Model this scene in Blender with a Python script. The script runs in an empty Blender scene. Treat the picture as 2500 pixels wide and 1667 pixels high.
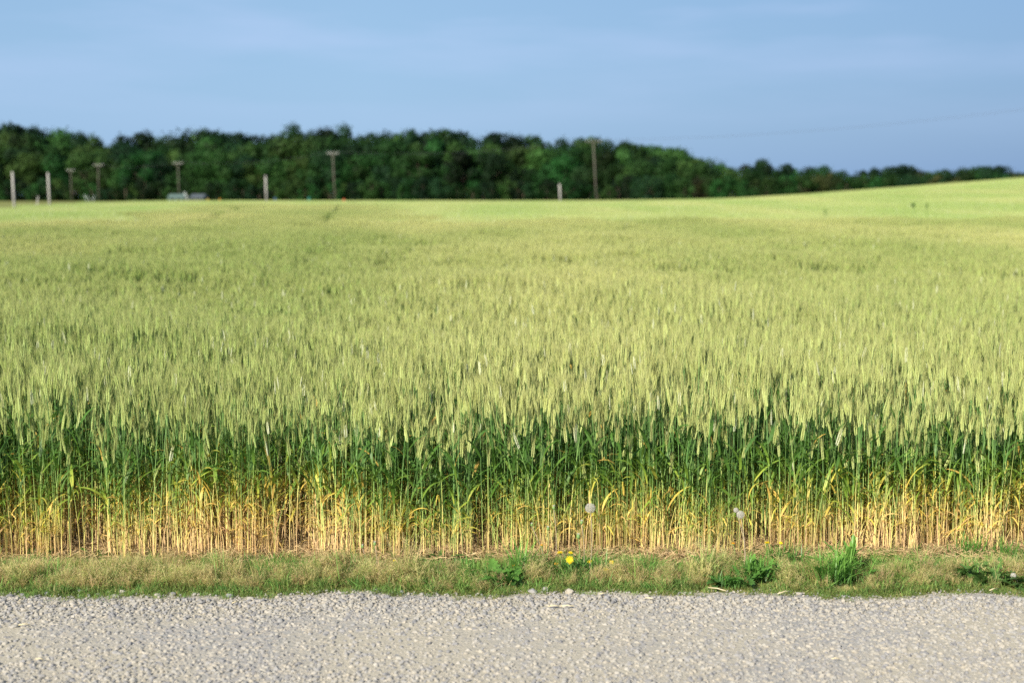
import bpy, bmesh, math, random
import numpy as np
from mathutils import Vector, Matrix, Euler

R = math.radians
rnd = random.Random(7)
PI = math.pi
scene = bpy.context.scene
COL = scene.collection

# ------------------------------------------------------------------ camera
EYE = 1.75
F_PX = 3472.0                       # 50 mm on 36 mm, photo 2500 px wide
PITCH = math.atan((833.5 - 478) / F_PX)
cam = bpy.data.cameras.new("camera")
cam.lens = 50; cam.sensor_width = 36
cam.clip_start = 0.1; cam.clip_end = 6000
cam.dof.use_dof = True
cam.dof.focus_distance = 7.1
cam.dof.aperture_fstop = 2.0
cam_o = bpy.data.objects.new("camera", cam)
cam_o.location = (0, 0, EYE)
cam_o.rotation_euler = (PI / 2 - PITCH, 0, 0)
COL.objects.link(cam_o)
scene.camera = cam_o

# ------------------------------------------------------------------ light
SUN_AZ = math.atan2(-0.54, -0.80)   # from +Y towards +X: behind the camera, to the left
SUN_EL = R(30)
world = bpy.data.worlds.new("World")
scene.world = world
world.use_nodes = True
wn = world.node_tree.nodes; wl = world.node_tree.links
wn.clear()
w_out = wn.new('ShaderNodeOutputWorld'); w_bg = wn.new('ShaderNodeBackground')
sky = wn.new('ShaderNodeTexSky'); sky.sky_type = 'NISHITA'; sky.sun_disc = False
sky.sun_elevation = SUN_EL; sky.sun_rotation = SUN_AZ
sky.air_density = 1.0; sky.dust_density = 0.6; sky.ozone_density = 2.0
w_bg.inputs['Strength'].default_value = 0.072
tc = wn.new('ShaderNodeTexCoord')
sep = wn.new('ShaderNodeSeparateXYZ'); wl.new(tc.outputs['Generated'], sep.inputs[0])
# a hazy blue storm bank low over the horizon: pull the pale horizon towards blue
ramp = wn.new('ShaderNodeMapRange'); ramp.inputs['From Min'].default_value = 0.0; ramp.inputs['From Max'].default_value = 0.45
ramp.inputs['To Min'].default_value = 0.88; ramp.inputs['To Max'].default_value = 0.0
wl.new(sep.outputs['Z'], ramp.inputs['Value'])
bank = wn.new('ShaderNodeMixRGB'); bank.blend_type = 'MIX'
wl.new(ramp.outputs[0], bank.inputs['Fac']); wl.new(sky.outputs[0], bank.inputs[1])
side = wn.new('ShaderNodeMapRange'); side.inputs['From Min'].default_value = -0.1; side.inputs['From Max'].default_value = 0.42
wl.new(sep.outputs['X'], side.inputs['Value'])
bcol = wn.new('ShaderNodeMixRGB'); wl.new(side.outputs[0], bcol.inputs['Fac'])
BANK_L = (2.5, 4.45, 7.3, 1); BANK_R = (1.15, 2.55, 5.3, 1)
bcol.inputs[1].default_value = BANK_L; bcol.inputs[2].default_value = BANK_R
wl.new(bcol.outputs[0], bank.inputs[2])
# thin high cloud, streaked sideways
mp = wn.new('ShaderNodeMapping'); mp.inputs['Scale'].default_value = (2.6, 2.6, 17.0); mp.inputs['Rotation'].default_value = (0, R(4), 0)
wl.new(tc.outputs['Generated'], mp.inputs[0])
nz = wn.new('ShaderNodeTexNoise'); nz.inputs['Scale'].default_value = 1.5; nz.inputs['Detail'].default_value = 5; nz.inputs['Roughness'].default_value = 0.5
wl.new(mp.outputs[0], nz.inputs['Vector'])
cr = wn.new('ShaderNodeMapRange'); cr.inputs['From Min'].default_value = 0.42; cr.inputs['From Max'].default_value = 0.75
cr.inputs['To Max'].default_value = 0.85
wl.new(nz.outputs['Fac'], cr.inputs['Value'])
up = wn.new('ShaderNodeMapRange'); up.inputs['From Min'].default_value = 0.03; up.inputs['From Max'].default_value = 0.16
wl.new(sep.outputs['Z'], up.inputs['Value'])
mul = wn.new('ShaderNodeMath'); mul.operation = 'MULTIPLY'
wl.new(cr.outputs[0], mul.inputs[0]); wl.new(up.outputs[0], mul.inputs[1])
cl = wn.new('ShaderNodeMixRGB'); wl.new(mul.outputs[0], cl.inputs['Fac']); wl.new(bank.outputs[0], cl.inputs[1])
cl.inputs[2].default_value = (5.0, 6.1, 8.9, 1)
wl.new(cl.outputs[0], w_bg.inputs['Color'])
wl.new(w_bg.outputs[0], w_out.inputs['Surface'])

sun = bpy.data.lights.new("sun", 'SUN'); sun.energy = 4.6; sun.angle = R(0.5); sun.color = (1.0, 0.92, 0.80)
sun_o = bpy.data.objects.new("sun", sun)
sd = Vector((math.sin(SUN_AZ) * math.cos(SUN_EL), math.cos(SUN_AZ) * math.cos(SUN_EL), math.sin(SUN_EL)))
sun_o.rotation_euler = sd.to_track_quat('Z', 'Y').to_euler()
sun_o.location = (-30, -20, 40)
COL.objects.link(sun_o)

scene.render.engine = 'CYCLES'
scene.view_settings.view_transform = 'Standard'
scene.view_settings.look = 'None'
scene.view_settings.exposure = 0.65
scene.view_settings.gamma = 1.0
scene.cycles.max_bounces = 5
scene.cycles.diffuse_bounces = 3
scene.cycles.transmission_bounces = 3
scene.cycles.transparent_max_bounces = 8
scene.cycles.use_denoising = False
scene.cycles.caustics_reflective = False
scene.cycles.caustics_refractive = False

# ------------------------------------------------------------------ places
def ray(px, py):
    """direction through a pixel of the 2500 x 1667 photo, scaled to 1 m of depth (y)"""
    a = (px - 1250) / F_PX; b = (833.5 - py) / F_PX
    cp, sp = math.cos(PITCH), math.sin(PITCH)
    d = Vector((a, cp + b * sp, -sp + b * cp))
    return d / d.y

def at(px, py, dist):
    d = ray(px, py)
    return Vector((d.x * dist, dist, EYE + d.z * dist))

def on_ground(px, py, z=0.0):
    d = ray(px, py)
    k = (z - EYE) / d.z
    return Vector((d.x * k, k, z))

def sstep(a, b, x):
    t = min(1, max(0, (x - a) / (b - a)))
    return t * t * (3 - 2 * t)

def terrain(x, y):
    s = sstep(45, 150, y) * (1 - 0.75 * sstep(165, 270, y))
    t = (x - 24) / 6.0
    ramp_ = 6.0 * (math.log1p(math.exp(t)) if t < 30 else t)
    ramp_ = min(ramp_, 60 + (ramp_ - 60) * 0.2) if ramp_ > 60 else ramp_
    h = 0.079 * ramp_ * s
    h += 0.10 * sstep(20, 60, y) * (math.sin(y * 0.13 + x * 0.04) + 0.6 * math.sin(y * 0.061 - x * 0.07 + 1.3)) * (1 - 0.6 * sstep(120, 260, y))
    if y < 5:
        h = 0
    return h

# ------------------------------------------------------------------ tagging
def tag(o, label=None, cat=None, group=None, kind=None):
    if label: o['label'] = label
    if cat: o['category'] = cat
    if group: o['group'] = group
    if kind: o['kind'] = kind
    return o

def empty(name, loc, rz=0.0):
    o = bpy.data.objects.new(name, None)
    o.location = loc; o.rotation_euler = (0, 0, rz)
    o.empty_display_size = 0.1
    COL.objects.link(o)
    return o

# ------------------------------------------------------------------ mesh builder
class MB:
    def __init__(s):
        s.v = []; s.f = []; s.h = []; s.r = []; s.m = []
        s.cur = 0.5; s.mat = 0; s.hh = None
    def vert(s, p, h=None):
        s.v.append((p[0], p[1], p[2]))
        s.h.append(p[2] if h is None else h)
        s.r.append(s.cur)
        return len(s.v) - 1
    def face(s, *i):
        s.f.append(i); s.m.append(s.mat)
    def tube(s, pts, rads, n=3, cap=False, h=None):
        rings = []
        for k, p in enumerate(pts):
            a = pts[max(0, k - 1)]; b = pts[min(len(pts) - 1, k + 1)]
            t = (Vector(b) - Vector(a)).normalized()
            u = t.cross(Vector((0.13, 0.99, 0.02)))
            if u.length < 0.1: u = t.cross(Vector((1, 0, 0)))
            u.normalize(); w = t.cross(u)
            ring = []
            for j in range(n):
                an = 2 * PI * j / n + 0.3
                q = Vector(p) + (u * math.cos(an) + w * math.sin(an)) * rads[k]
                ring.append(s.vert(q, h if h is not None else p[2]))
            rings.append(ring)
        for k in range(len(rings) - 1):
            for j in range(n):
                s.face(rings[k][j], rings[k][(j + 1) % n], rings[k + 1][(j + 1) % n], rings[k + 1][j])
        if cap:
            s.face(*reversed(rings[0])); s.face(*rings[-1])
    def strip(s, pts, widths, side, h=None):
        prev = None
        for k, p in enumerate(pts):
            p = Vector(p); w = widths[k]
            sd_ = side[k] if isinstance(side, list) else side
            if w < 1e-5:
                cur = (s.vert(p, h),)
            else:
                cur = (s.vert(p - sd_ * w * 0.5, h), s.vert(p + sd_ * w * 0.5, h))
            if prev:
                if len(cur) == 2 and len(prev) == 2: s.face(prev[0], prev[1], cur[1], cur[0])
                elif len(cur) == 1 and len(prev) == 2: s.face(prev[0], prev[1], cur[0])
                elif len(cur) == 2 and len(prev) == 1: s.face(prev[0], cur[1], cur[0])
            prev = cur
    def octa(s, c, ax, l, w, d):
        """a pointed lump round c along ax"""
        c = Vector(c); ax = Vector(ax).normalized()
        u = ax.cross(Vector((0.3, 0.9, 0.1))).normalized(); v = ax.cross(u)
        a = s.vert(c - ax * l * 0.45); b = s.vert(c + ax * l * 0.62)
        ring = [s.vert(c + u * w * 0.5), s.vert(c + v * d * 0.5), s.vert(c - u * w * 0.5), s.vert(c - v * d * 0.5)]
        for j in range(4):
            s.face(ring[j], ring[(j + 1) % 4], b); s.face(ring[(j + 1) % 4], ring[j], a)
    def box(s, lo, hi):
        x0, y0, z0 = lo; x1, y1, z1 = hi
        i = [s.vert(p) for p in ((x0,y0,z0),(x1,y0,z0),(x1,y1,z0),(x0,y1,z0),(x0,y0,z1),(x1,y0,z1),(x1,y1,z1),(x0,y1,z1))]
        for q in ((0,3,2,1),(4,5,6,7),(0,1,5,4),(1,2,6,5),(2,3,7,6),(3,0,4,7)):
            s.face(*[i[k] for k in q])
    def mesh(s, name, mats, smooth=False):
        me = bpy.data.meshes.new(name)
        me.from_pydata(s.v, [], s.f)
        for m in mats: me.materials.append(m)
        me.polygons.foreach_set('material_index', s.m)
        if smooth: me.polygons.foreach_set('use_smooth', [True] * len(s.f))
        a = me.attributes.new('h', 'FLOAT', 'POINT'); a.data.foreach_set('value', s.h)
        a = me.attributes.new('rnd', 'FLOAT', 'POINT'); a.data.foreach_set('value', s.r)
        me.update()
        return me
    def build(s, name, mats, parent=None, smooth=False, loc=None):
        if not isinstance(mats, (list, tuple)): mats = [mats]
        o = bpy.data.objects.new(name, s.mesh(name, mats, smooth))
        if parent: o.parent = parent
        if loc is not None: o.location = loc
        COL.objects.link(o)
        return o

# ------------------------------------------------------------------ materials
def newmat(name):
    m = bpy.data.materials.new(name); m.use_nodes = True
    m.node_tree.nodes.clear()
    return m, m.node_tree.nodes, m.node_tree.links

def math_node(N, L, op, a, b=None):
    n = N.new('ShaderNodeMath'); n.operation = op
    for k, v in enumerate((a, b)):
        if v is None: continue
        if isinstance(v, (int, float)): n.inputs[k].default_value = v
        else: L.new(v, n.inputs[k])
    return n.outputs[0]

def set_ramp(node, stops):
    el = node.color_ramp.elements
    while len(el) > 1: el.remove(el[0])
    el[0].position = stops[0][0]; el[0].color = (*stops[0][1], 1)
    for p, c in stops[1:]:
        e = el.new(p); e.color = (*c, 1)

def plant_mat(name, stops, transl=0.3, spec=0.25, rough=0.55, hvar=0.15, nvar=0.0, bright=0.35, tint=None, inst=0.0, pale=None):
    m, N, L = newmat(name)
    ah = N.new('ShaderNodeAttribute'); ah.attribute_name = 'h'
    ar = N.new('ShaderNodeAttribute'); ar.attribute_name = 'rnd'
    oi = N.new('ShaderNodeObjectInfo')
    geo = N.new('ShaderNodeNewGeometry')
    r2 = math_node(N, L, 'FRACT', math_node(N, L, 'ADD', ar.outputs['Fac'], math_node(N, L, 'MULTIPLY', oi.outputs['Random'], 7.31)))
    h = ah.outputs['Fac']
    h = math_node(N, L, 'ADD', h, math_node(N, L, 'MULTIPLY', math_node(N, L, 'SUBTRACT', r2, 0.5), hvar))
    if nvar:
        nz = N.new('ShaderNodeTexNoise'); nz.inputs['Scale'].default_value = 0.85; nz.inputs['Detail'].default_value = 2
        mpn = N.new('ShaderNodeMapping'); mpn.inputs['Scale'].default_value = (1, 1, 0.0); mpn.inputs['Location'].default_value = (3.3, 1.7, 0)
        L.new(geo.outputs['Position'], mpn.inputs[0]); L.new(mpn.outputs[0], nz.inputs['Vector'])
        h = math_node(N, L, 'ADD', h, math_node(N, L, 'MULTIPLY', math_node(N, L, 'SUBTRACT', nz.outputs['Fac'], 0.5), nvar))
    rp = N.new('ShaderNodeValToRGB'); set_ramp(rp, stops); L.new(h, rp.inputs['Fac'])
    c = rp.outputs['Color']
    if tint:
        # slow drift of the crop's own colour over the field
        mpn = N.new('ShaderNodeMapping'); mpn.inputs['Scale'].default_value = tint[1]
        L.new(geo.outputs['Position'], mpn.inputs[0])
        nz = N.new('ShaderNodeTexNoise'); nz.inputs['Scale'].default_value = 1.0; nz.inputs['Detail'].default_value = 3
        L.new(mpn.outputs[0], nz.inputs['Vector'])
        mr = N.new('ShaderNodeMapRange'); mpn.inputs['Rotation'].default_value = (0, 0, R(25)); mr.inputs['From Min'].default_value = 0.36; mr.inputs['From Max'].default_value = 0.62
        L.new(nz.outputs['Fac'], mr.inputs['Value'])
        mx = N.new('ShaderNodeMixRGB'); L.new(mr.outputs[0], mx.inputs['Fac']); L.new(c, mx.inputs[1])
        mx.inputs[2].default_value = (*tint[0], 1); c = mx.outputs[0]
    if pale:
        gt = math_node(N, L, 'GREATER_THAN', r2, pale[1])
        mx = N.new('ShaderNodeMixRGB'); L.new(gt, mx.inputs['Fac']); L.new(c, mx.inputs[1])
        mx.inputs[2].default_value = (*pale[0], 1); c = mx.outputs[0]
    hs = N.new('ShaderNodeHueSaturation')
    L.new(c, hs.inputs['Color'])
    r3 = math_node(N, L, 'FRACT', math_node(N, L, 'MULTIPLY', r2, 13.7))
    v = math_node(N, L, 'ADD', math_node(N, L, 'MULTIPLY', r3, bright), 1 - bright / 2)
    if inst:
        v = math_node(N, L, 'MULTIPLY', v, math_node(N, L, 'ADD', math_node(N, L, 'MULTIPLY', oi.outputs['Random'], inst), 1 - inst / 2))
        L.new(math_node(N, L, 'ADD', math_node(N, L, 'MULTIPLY', math_node(N, L, 'FRACT', math_node(N, L, 'MULTIPLY', oi.outputs['Random'], 17.3)), 0.05), 0.475), hs.inputs['Hue'])
    L.new(v, hs.inputs['Value'])
    pr = N.new('ShaderNodeBsdfPrincipled'); pr.inputs['Roughness'].default_value = rough
    pr.inputs['Specular IOR Level'].default_value = spec
    L.new(hs.outputs[0], pr.inputs['Base Color'])
    out = N.new('ShaderNodeOutputMaterial')
    if transl > 0:
        tr = N.new('ShaderNodeBsdfTranslucent'); L.new(hs.outputs[0], tr.inputs['Color'])
        mx = N.new('ShaderNodeMixShader'); mx.inputs['Fac'].default_value = transl
        L.new(pr.outputs[0], mx.inputs[1]); L.new(tr.outputs[0], mx.inputs[2])
        L.new(mx.outputs[0], out.inputs['Surface'])
    else:
        L.new(pr.outputs[0], out.inputs['Surface'])
    return m

def plain_mat(name, c, rough=0.8, spec=0.3, var=0.25, scale=8.0, c2=None, bump=0.0, transl=0.0, stretch=(1, 1, 1)):
    m, N, L = newmat(name)
    t = N.new('ShaderNodeTexCoord'); mpn = N.new('ShaderNodeMapping'); mpn.inputs['Scale'].default_value = stretch
    L.new(t.outputs['Object'], mpn.inputs[0])
    nz = N.new('ShaderNodeTexNoise'); nz.inputs['Scale'].default_value = scale; nz.inputs['Detail'].default_value = 6
    L.new(mpn.outputs[0], nz.inputs['Vector'])
    mx = N.new('ShaderNodeMixRGB'); L.new(nz.outputs['Fac'], mx.inputs['Fac'])
    if c2 is None:
        mx.inputs[1].default_value = (*[k * (1 - var) for k in c], 1); mx.inputs[2].default_value = (*[k * (1 + var) for k in c], 1)
    else:
        mx.inputs[1].default_value = (*c, 1); mx.inputs[2].default_value = (*c2, 1)
    pr = N.new('ShaderNodeBsdfPrincipled'); pr.inputs['Roughness'].default_value = rough
    pr.inputs['Specular IOR Level'].default_value = spec
    L.new(mx.outputs[0], pr.inputs['Base Color'])
    if bump:
        b = N.new('ShaderNodeBump'); b.inputs['Strength'].default_value = bump; b.inputs['Distance'].default_value = 0.02
        L.new(nz.outputs['Fac'], b.inputs['Height']); L.new(b.outputs[0], pr.inputs['Normal'])
    out = N.new('ShaderNodeOutputMaterial')
    if transl:
        tr = N.new('ShaderNodeBsdfTranslucent'); L.new(mx.outputs[0], tr.inputs['Color'])
        ms = N.new('ShaderNodeMixShader'); ms.inputs['Fac'].default_value = transl
        L.new(pr.outputs[0], ms.inputs[1]); L.new(tr.outputs[0], ms.inputs[2]); L.new(ms.outputs[0], out.inputs['Surface'])
    else:
        L.new(pr.outputs[0], out.inputs['Surface'])
    return m

TINT = (0.37, 0.50, 0.145)
M_stem = plant_mat('wheat_stem', [(0.0, (0.76, 0.53, 0.26)), (0.08, (0.86, 0.66, 0.27)), (0.18, (0.76, 0.67, 0.21)),
                                  (0.28, (0.46, 0.56, 0.16)), (0.40, (0.24, 0.40, 0.11)), (0.62, (0.12, 0.25, 0.07)), (0.75, (0.17, 0.31, 0.09))],
                   transl=0.12, spec=0.3, rough=0.5, hvar=0.3, nvar=0.55, bright=0.5)
M_leaf = plant_mat('wheat_leaf', [(0.0, (0.62, 0.38, 0.19)), (0.12, (0.82, 0.55, 0.19)), (0.22, (0.84, 0.60, 0.12)),
                                  (0.29, (0.56, 0.56, 0.09)), (0.36, (0.23, 0.36, 0.05)), (0.52, (0.085, 0.19, 0.03)), (0.8, (0.075, 0.17, 0.035))],
                   transl=0.35, spec=0.3, rough=0.45, hvar=0.28, nvar=0.5, bright=0.5, pale=((0.74, 0.50, 0.12), 0.965))
M_head = plant_mat('wheat_head', [(0.0, (0.50, 0.565, 0.20)), (1.0, (0.53, 0.575, 0.215))],
                   transl=0.22, spec=0.3, rough=0.5, hvar=0.1, bright=0.4, tint=(TINT, (0.14, 0.035, 0.0)), pale=((0.72, 0.76, 0.50), 0.965))
M_awn = plant_mat('wheat_awn', [(0.0, (0.58, 0.59, 0.22)), (1.0, (0.62, 0.62, 0.25))],
                  transl=0.35, spec=0.2, rough=0.5, bright=0.3, tint=((0.42, 0.48, 0.16), (0.14, 0.035, 0.0)))
M_litter = plant_mat('dead_straw', [(0.0, (0.58, 0.42, 0.22)), (0.25, (0.68, 0.52, 0.28))], transl=0.2, hvar=0.1, bright=0.7)
WM = [M_stem, M_leaf, M_head, M_awn]

# ------------------------------------------------------------------ wheat
def bent(base, h, lean, az, n=5, power=1.8):
    pts = []
    for k in range(n + 1):
        t = k / n
        pts.append(Vector((base[0] + math.cos(az) * lean * t ** power, base[1] + math.sin(az) * lean * t ** power, h * t)))
    return pts

def add_leaf(mb, p0, az, length, width, rise, droop, g, n=6, twist=0.0):
    """ribbon leaf leaving p0 at angle rise above level and bending over"""
    pts = [Vector(p0)]; sides = []
    e = rise
    d = Vector((math.cos(az), math.sin(az), 0))
    for k in range(n):
        step = length / n
        v = d * math.cos(e) + Vector((0, 0, 1)) * math.sin(e)
        pts.append(pts[-1] + v * step)
        e -= droop * (0.4 + 1.3 * k / n) / n
        az += twist / n
        d = Vector((math.cos(az), math.sin(az), 0))
    s0 = Vector((-math.sin(az), math.cos(az), 0))
    for k in range(n + 1):
        a = twist * k / n
        s_ = (s0 * math.cos(a) + Vector((0, 0, 1)) * math.sin(a)).normalized()
        sides.append(s_)
    prof = [0.55, 0.95, 1.0, 0.9, 0.7, 0.4, 0.0] if n == 6 else [0.7, 1.0, 0.7, 0.0]
    for q in pts:
        if q.z < 0.004: q.z = 0.004
    mb.strip(pts, [width * w for w in prof], sides)

def add_head(mb, p, t, g, length=0.085, rows=9, awns=True, mat=2, awnmat=3, fat=1.0):
    t = t.normalized()
    a0 = g.uniform(0, PI)
    u = t.cross(Vector((math.cos(a0), math.sin(a0), 0.05))).normalized(); w = t.cross(u)
    mb.mat = mat
    for k in range(rows * 2):
        s_ = 1 if k % 2 else -1
        f = (k + 0.5) / (rows * 2)
        wd = 0.75 + 0.6 * math.sin(PI * min(1, f * 0.9 + 0.12)) * (1 if f < 0.8 else 0.8)
        c = p + t * (length * f) + u * s_ * 0.0036 * wd
        ax = t * 1.0 + u * s_ * 0.35
        mb.octa(c, ax, length / rows * 1.75, 0.0056 * wd * fat, 0.0066 * wd * fat)
    if awns:
        mb.mat = awnmat
        for k in range(20):
            f = 0.12 + 0.88 * k / 20
            s_ = 1 if k % 2 else -1
            c = p + t * (length * f)
            d = (t + u * s_ * g.uniform(0.06, 0.26) + w * g.uniform(-0.2, 0.2)).normalized()
            L_ = g.uniform(0.05, 0.09)
            sd_ = d.cross(Vector((g.uniform(-1, 1), g.uniform(-1, 1), 0.1))).normalized()
            mb.strip([c, c + d * L_ * 0.5, c + d * L_], [0.0013 * fat * fat, 0.0011 * fat * fat, 0.0], sd_)

def stalk(mb, base, h, g, lod=0, parts=None, dead=0.3):
    """mb may be a dict of builders when parts are wanted apart"""
    S = parts['stem'] if parts else mb
    H = parts['head'] if parts else mb
    az = g.uniform(0, 2 * PI); lean = abs(g.gauss(0, 0.038)) * (3 if g.random() < 0.05 else 1)
    hl = g.uniform(0.060, 0.086)
    hs = h - hl
    pts = bent(base, hs, lean, az, 5 if lod == 0 else 2)
    c = g.random()
    for b in (parts.values() if parts else (mb,)): b.cur = c
    S.mat = 0
    r0 = 0.0018 if lod == 0 else 0.0028
    S.tube([tuple(q) for q in pts], [r0 * (1 - 0.35 * k / (len(pts) - 1)) for k in range(len(pts))], 3)
    t = (pts[-1] - pts[-2]).normalized()
    t = (t + Vector((math.cos(az), math.sin(az), 0)) * g.uniform(0, 0.13)).normalized()
    add_head(H, pts[-1], t, g, hl, 9 if lod == 0 else 5, awns=True, fat=1.0 if lod == 0 else 1.35)
    # leaves
    def on(z):
        f = z / hs; k = min(len(pts) - 2, int(f * (len(pts) - 1)))
        u = f * (len(pts) - 1) - k
        return pts[k].lerp(pts[k + 1], u)
    spec = [(0.72, 0.18, 0.0155, 1.1, 1.5), (0.57, 0.21, 0.015, 1.1, 1.9), (0.40, 0.18, 0.010, 1.1, 2.8), (0.24, 0.13, 0.007, 1.0, 3.4)]
    if lod: spec = spec[:1]
    out = []
    for j, (zf, ln, wd, rise, dr) in enumerate(spec):
        if g.random() < 0.12: continue
        lb = mb
        if parts:
            lb = MB(); out.append(lb)
        lb.cur = (c + 0.13 * j) % 1; lb.mat = 1 if not parts else 0
        add_leaf(lb, on(zf * hs * g.uniform(0.9, 1.1)), g.uniform(0, 2 * PI), ln * g.uniform(0.7, 1.15), wd * g.uniform(0.7, 1.15),
                 rise + g.uniform(-0.25, 0.3), dr * g.uniform(0.6, 1.3), g, 6, g.uniform(-0.9, 0.9))
    return out

def dead_tillers(mb, n, x0, x1, y0, y1, g):
    for _ in range(n):
        b = (g.uniform(x0, x1), g.uniform(y0, y1)); mb.cur = g.random()
        mb.mat = 0
        h = g.uniform(0.12, 0.40)
        pts = bent(b, h, g.uniform(0, 0.06), g.uniform(0, 2 * PI), 3)
        mb.tube([tuple(q) for q in pts], [0.0018, 0.0016, 0.0013, 0.0009], 3)
        if g.random() < 0.7:
            mb.mat = 1
            add_leaf(mb, pts[-2], g.uniform(0, 2 * PI), g.uniform(0.07, 0.16), g.uniform(0.003, 0.007), g.uniform(0.4, 1.3), g.uniform(2, 4), g, 6, g.uniform(-2, 2))

def new_source(coll, name, mb, mats):
    o = bpy.data.objects.new(name, mb.mesh(name, mats))
    coll.objects.link(o)
    return o

wheat_src = bpy.data.collections.new('wheat_sources')     # never linked to the scene: only the field's node tree reads it
g = random.Random(11)
NNEAR, NMID, NFAR = 16, 6, 4
near_h = []
for k in range(NNEAR):            # 0.2 m clumps
    mb = MB()
    hs = 0.80 if k % 4 else 0.76
    for _ in range(25):
        h = g.gauss(0.80, 0.045) if g.random() < 0.76 else g.uniform(0.50, 0.76)
        stalk(mb, (g.uniform(-0.12, 0.12), g.uniform(-0.12, 0.12)), h, g)
    dead_tillers(mb, 60, -0.12, 0.12, -0.12, 0.12, g)
    new_source(wheat_src, f's{k:02d}', mb, WM)
for k in range(NMID):             # 0.5 m patches
    mb = MB()
    for _ in range(135):
        stalk(mb, (g.uniform(-0.27, 0.27), g.uniform(-0.27, 0.27)), g.gauss(0.79, 0.04), g, lod=1)
    new_source(wheat_src, f's{NNEAR + k:02d}', mb, WM)
for k in range(NFAR):             # 4 m patches of heads and leaf tips
    mb = MB()
    for _ in range(2500):
        b = Vector((g.uniform(-2.05, 2.05), g.uniform(-2.05, 2.05), 0)); h = g.gauss(0.80, 0.035)
        mb.cur = g.random(); mb.mat = 2
        top = b + Vector((g.gauss(0, 0.03), g.gauss(0, 0.03), h))
        mb.octa(top - Vector((0, 0, 0.05)), (g.gauss(0, 0.15), g.gauss(0, 0.15), 1), 0.11, 0.03, 0.03)
        if g.random() < 0.6:
            mb.mat = 1
            a = g.uniform(0, 2 * PI)
            add_leaf(mb, b + Vector((0, 0, 0.45)), a, 0.3, 0.035, 1.3, 1.2, g, 3)
    # the shaded bed of stems below the heads
    mb.mat = 1
    for _ in range(500):
        b = Vector((g.uniform(-2.05, 2.05), g.uniform(-2.05, 2.05), 0)); mb.cur = g.random()
        add_leaf(mb, b, g.uniform(0, 2 * PI), 0.68, 0.09, 1.5, 0.2, g, 3)
    new_source(wheat_src, f's{NNEAR + NMID + k:02d}', mb, WM)

FRONT = on_ground(1250, 1374).y          # front edge of the crop
def field_end(x, y):
    """True where the crop grows"""
    if y < FRONT or y > 262: return False
    if y > 60:
        u = 1250 + x / y * F_PX
        lim = 112 + 26 * max(0, (u) / 100.0) if u < 250 else 178 + (u - 250) * 0.55
        if y > lim: return False
    return True

TRACKS = [((-6.45, 48.7), (-17.7, 148.0)), ((-1.68, 20.0), (-2.15, 35.5)), ((-10.5, 48.7), (-27.5, 148.0)), ((-2.9, 20.0), (-4.3, 35.5))]
def track_gap(x, y):
    for (a, b) in TRACKS:
        if a[1] - 3 < y < b[1]:
            xc = a[0] + (b[0] - a[0]) * (y - a[1]) / (b[1] - a[1])
            w = 0.36 if a[1] > 40 else 0.0
            if abs(x - xc) < w: return True
    return False
def near_track(x, y, hs):
    for (a, b) in TRACKS[0:1] + TRACKS[2:3]:
        if a[1] - 6 < y < b[1] + 3:
            xc = a[0] + (b[0] - a[0]) * (y - a[1]) / (b[1] - a[1])
            if abs(x - xc) < hs + 0.9: return True
    return False

pts_w = []   # (x, y, z, rx, ry, rz, scale xyz, idx)
def tilt(x, y, rz):
    e = 1.0
    nx = -(terrain(x + e, y) - terrain(x - e, y)) / (2 * e); ny = -(terrain(x, y + e) - terrain(x, y - e)) / (2 * e)
    n = Vector((nx, ny, 1)).normalized()
    q = Vector((0, 0, 1)).rotation_difference(n).to_matrix() @ Matrix.Rotation(rz, 3, 'Z')
    return q.to_euler('XYZ')
def vary(x, y):
    if y > 9: return 1 + 0.05 * math.sin(x * 1.1 + 1.4 * math.sin(y * 0.55)) + 0.045 * math.sin(y * 0.83 + x * 0.45 + 2) + 0.03 * math.sin(x * 0.35 - 1)
    return 1 + 0.03 * math.sin(x * 1.7 + 1.1 * math.sin(y * 0.9)) + 0.025 * math.sin(y * 1.3 + x * 0.6 + 2) + 0.02 * math.sin(x * 0.35 - 1)
ST = 0.2
y = FRONT + 0.17
NEAR_END = 14.0
while y < NEAR_END:
    hw = 0.36 * y + 1.6
    x = -hw
    while x < hw:
        xx = x + g.uniform(-0.06, 0.06); yy = y + g.uniform(-0.06, 0.06) + 0.035 * max(-3, min(3, x)) * (1 - sstep(8, 12, y))
        first = y < FRONT + 0.5
        if not track_gap(xx, yy) and not (first and g.random() < 0.16):
            s = g.uniform(0.94, 1.06) * vary(xx, yy)
            if first: s *= g.uniform(0.84, 1.0) * (1 + 0.035 * math.sin(xx * 2.2) + 0.03 * math.sin(xx * 5.3 + 1))
            pts_w.append((xx, yy, terrain(xx, yy), 0, 0, g.uniform(0, 2 * PI), 1, 1, s, g.randrange(NNEAR)))
        x += ST
    y += ST
y = NEAR_END + 0.15
while y < 52:
    hw = 0.36 * y + 1.5
    x = -hw + g.uniform(0, 0.3)
    while x < hw:
        if True:
            low = 1.0
            for (a, b) in TRACKS[1::2]:
                if a[1] - 2 < y < b[1] and abs(x - (a[0] + (b[0] - a[0]) * (y - a[1]) / (b[1] - a[1]))) < 0.22: low = 0.86
            pts_w.append((x, y, terrain(x, y), 0, 0, g.randrange(4) * PI / 2 + g.uniform(-.2, .2), 1, 1, low * g.uniform(0.93, 1.06) * vary(x, y), NNEAR + g.randrange(NMID)))
        x += 0.5
    y += 0.5
y = 54.2
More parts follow.
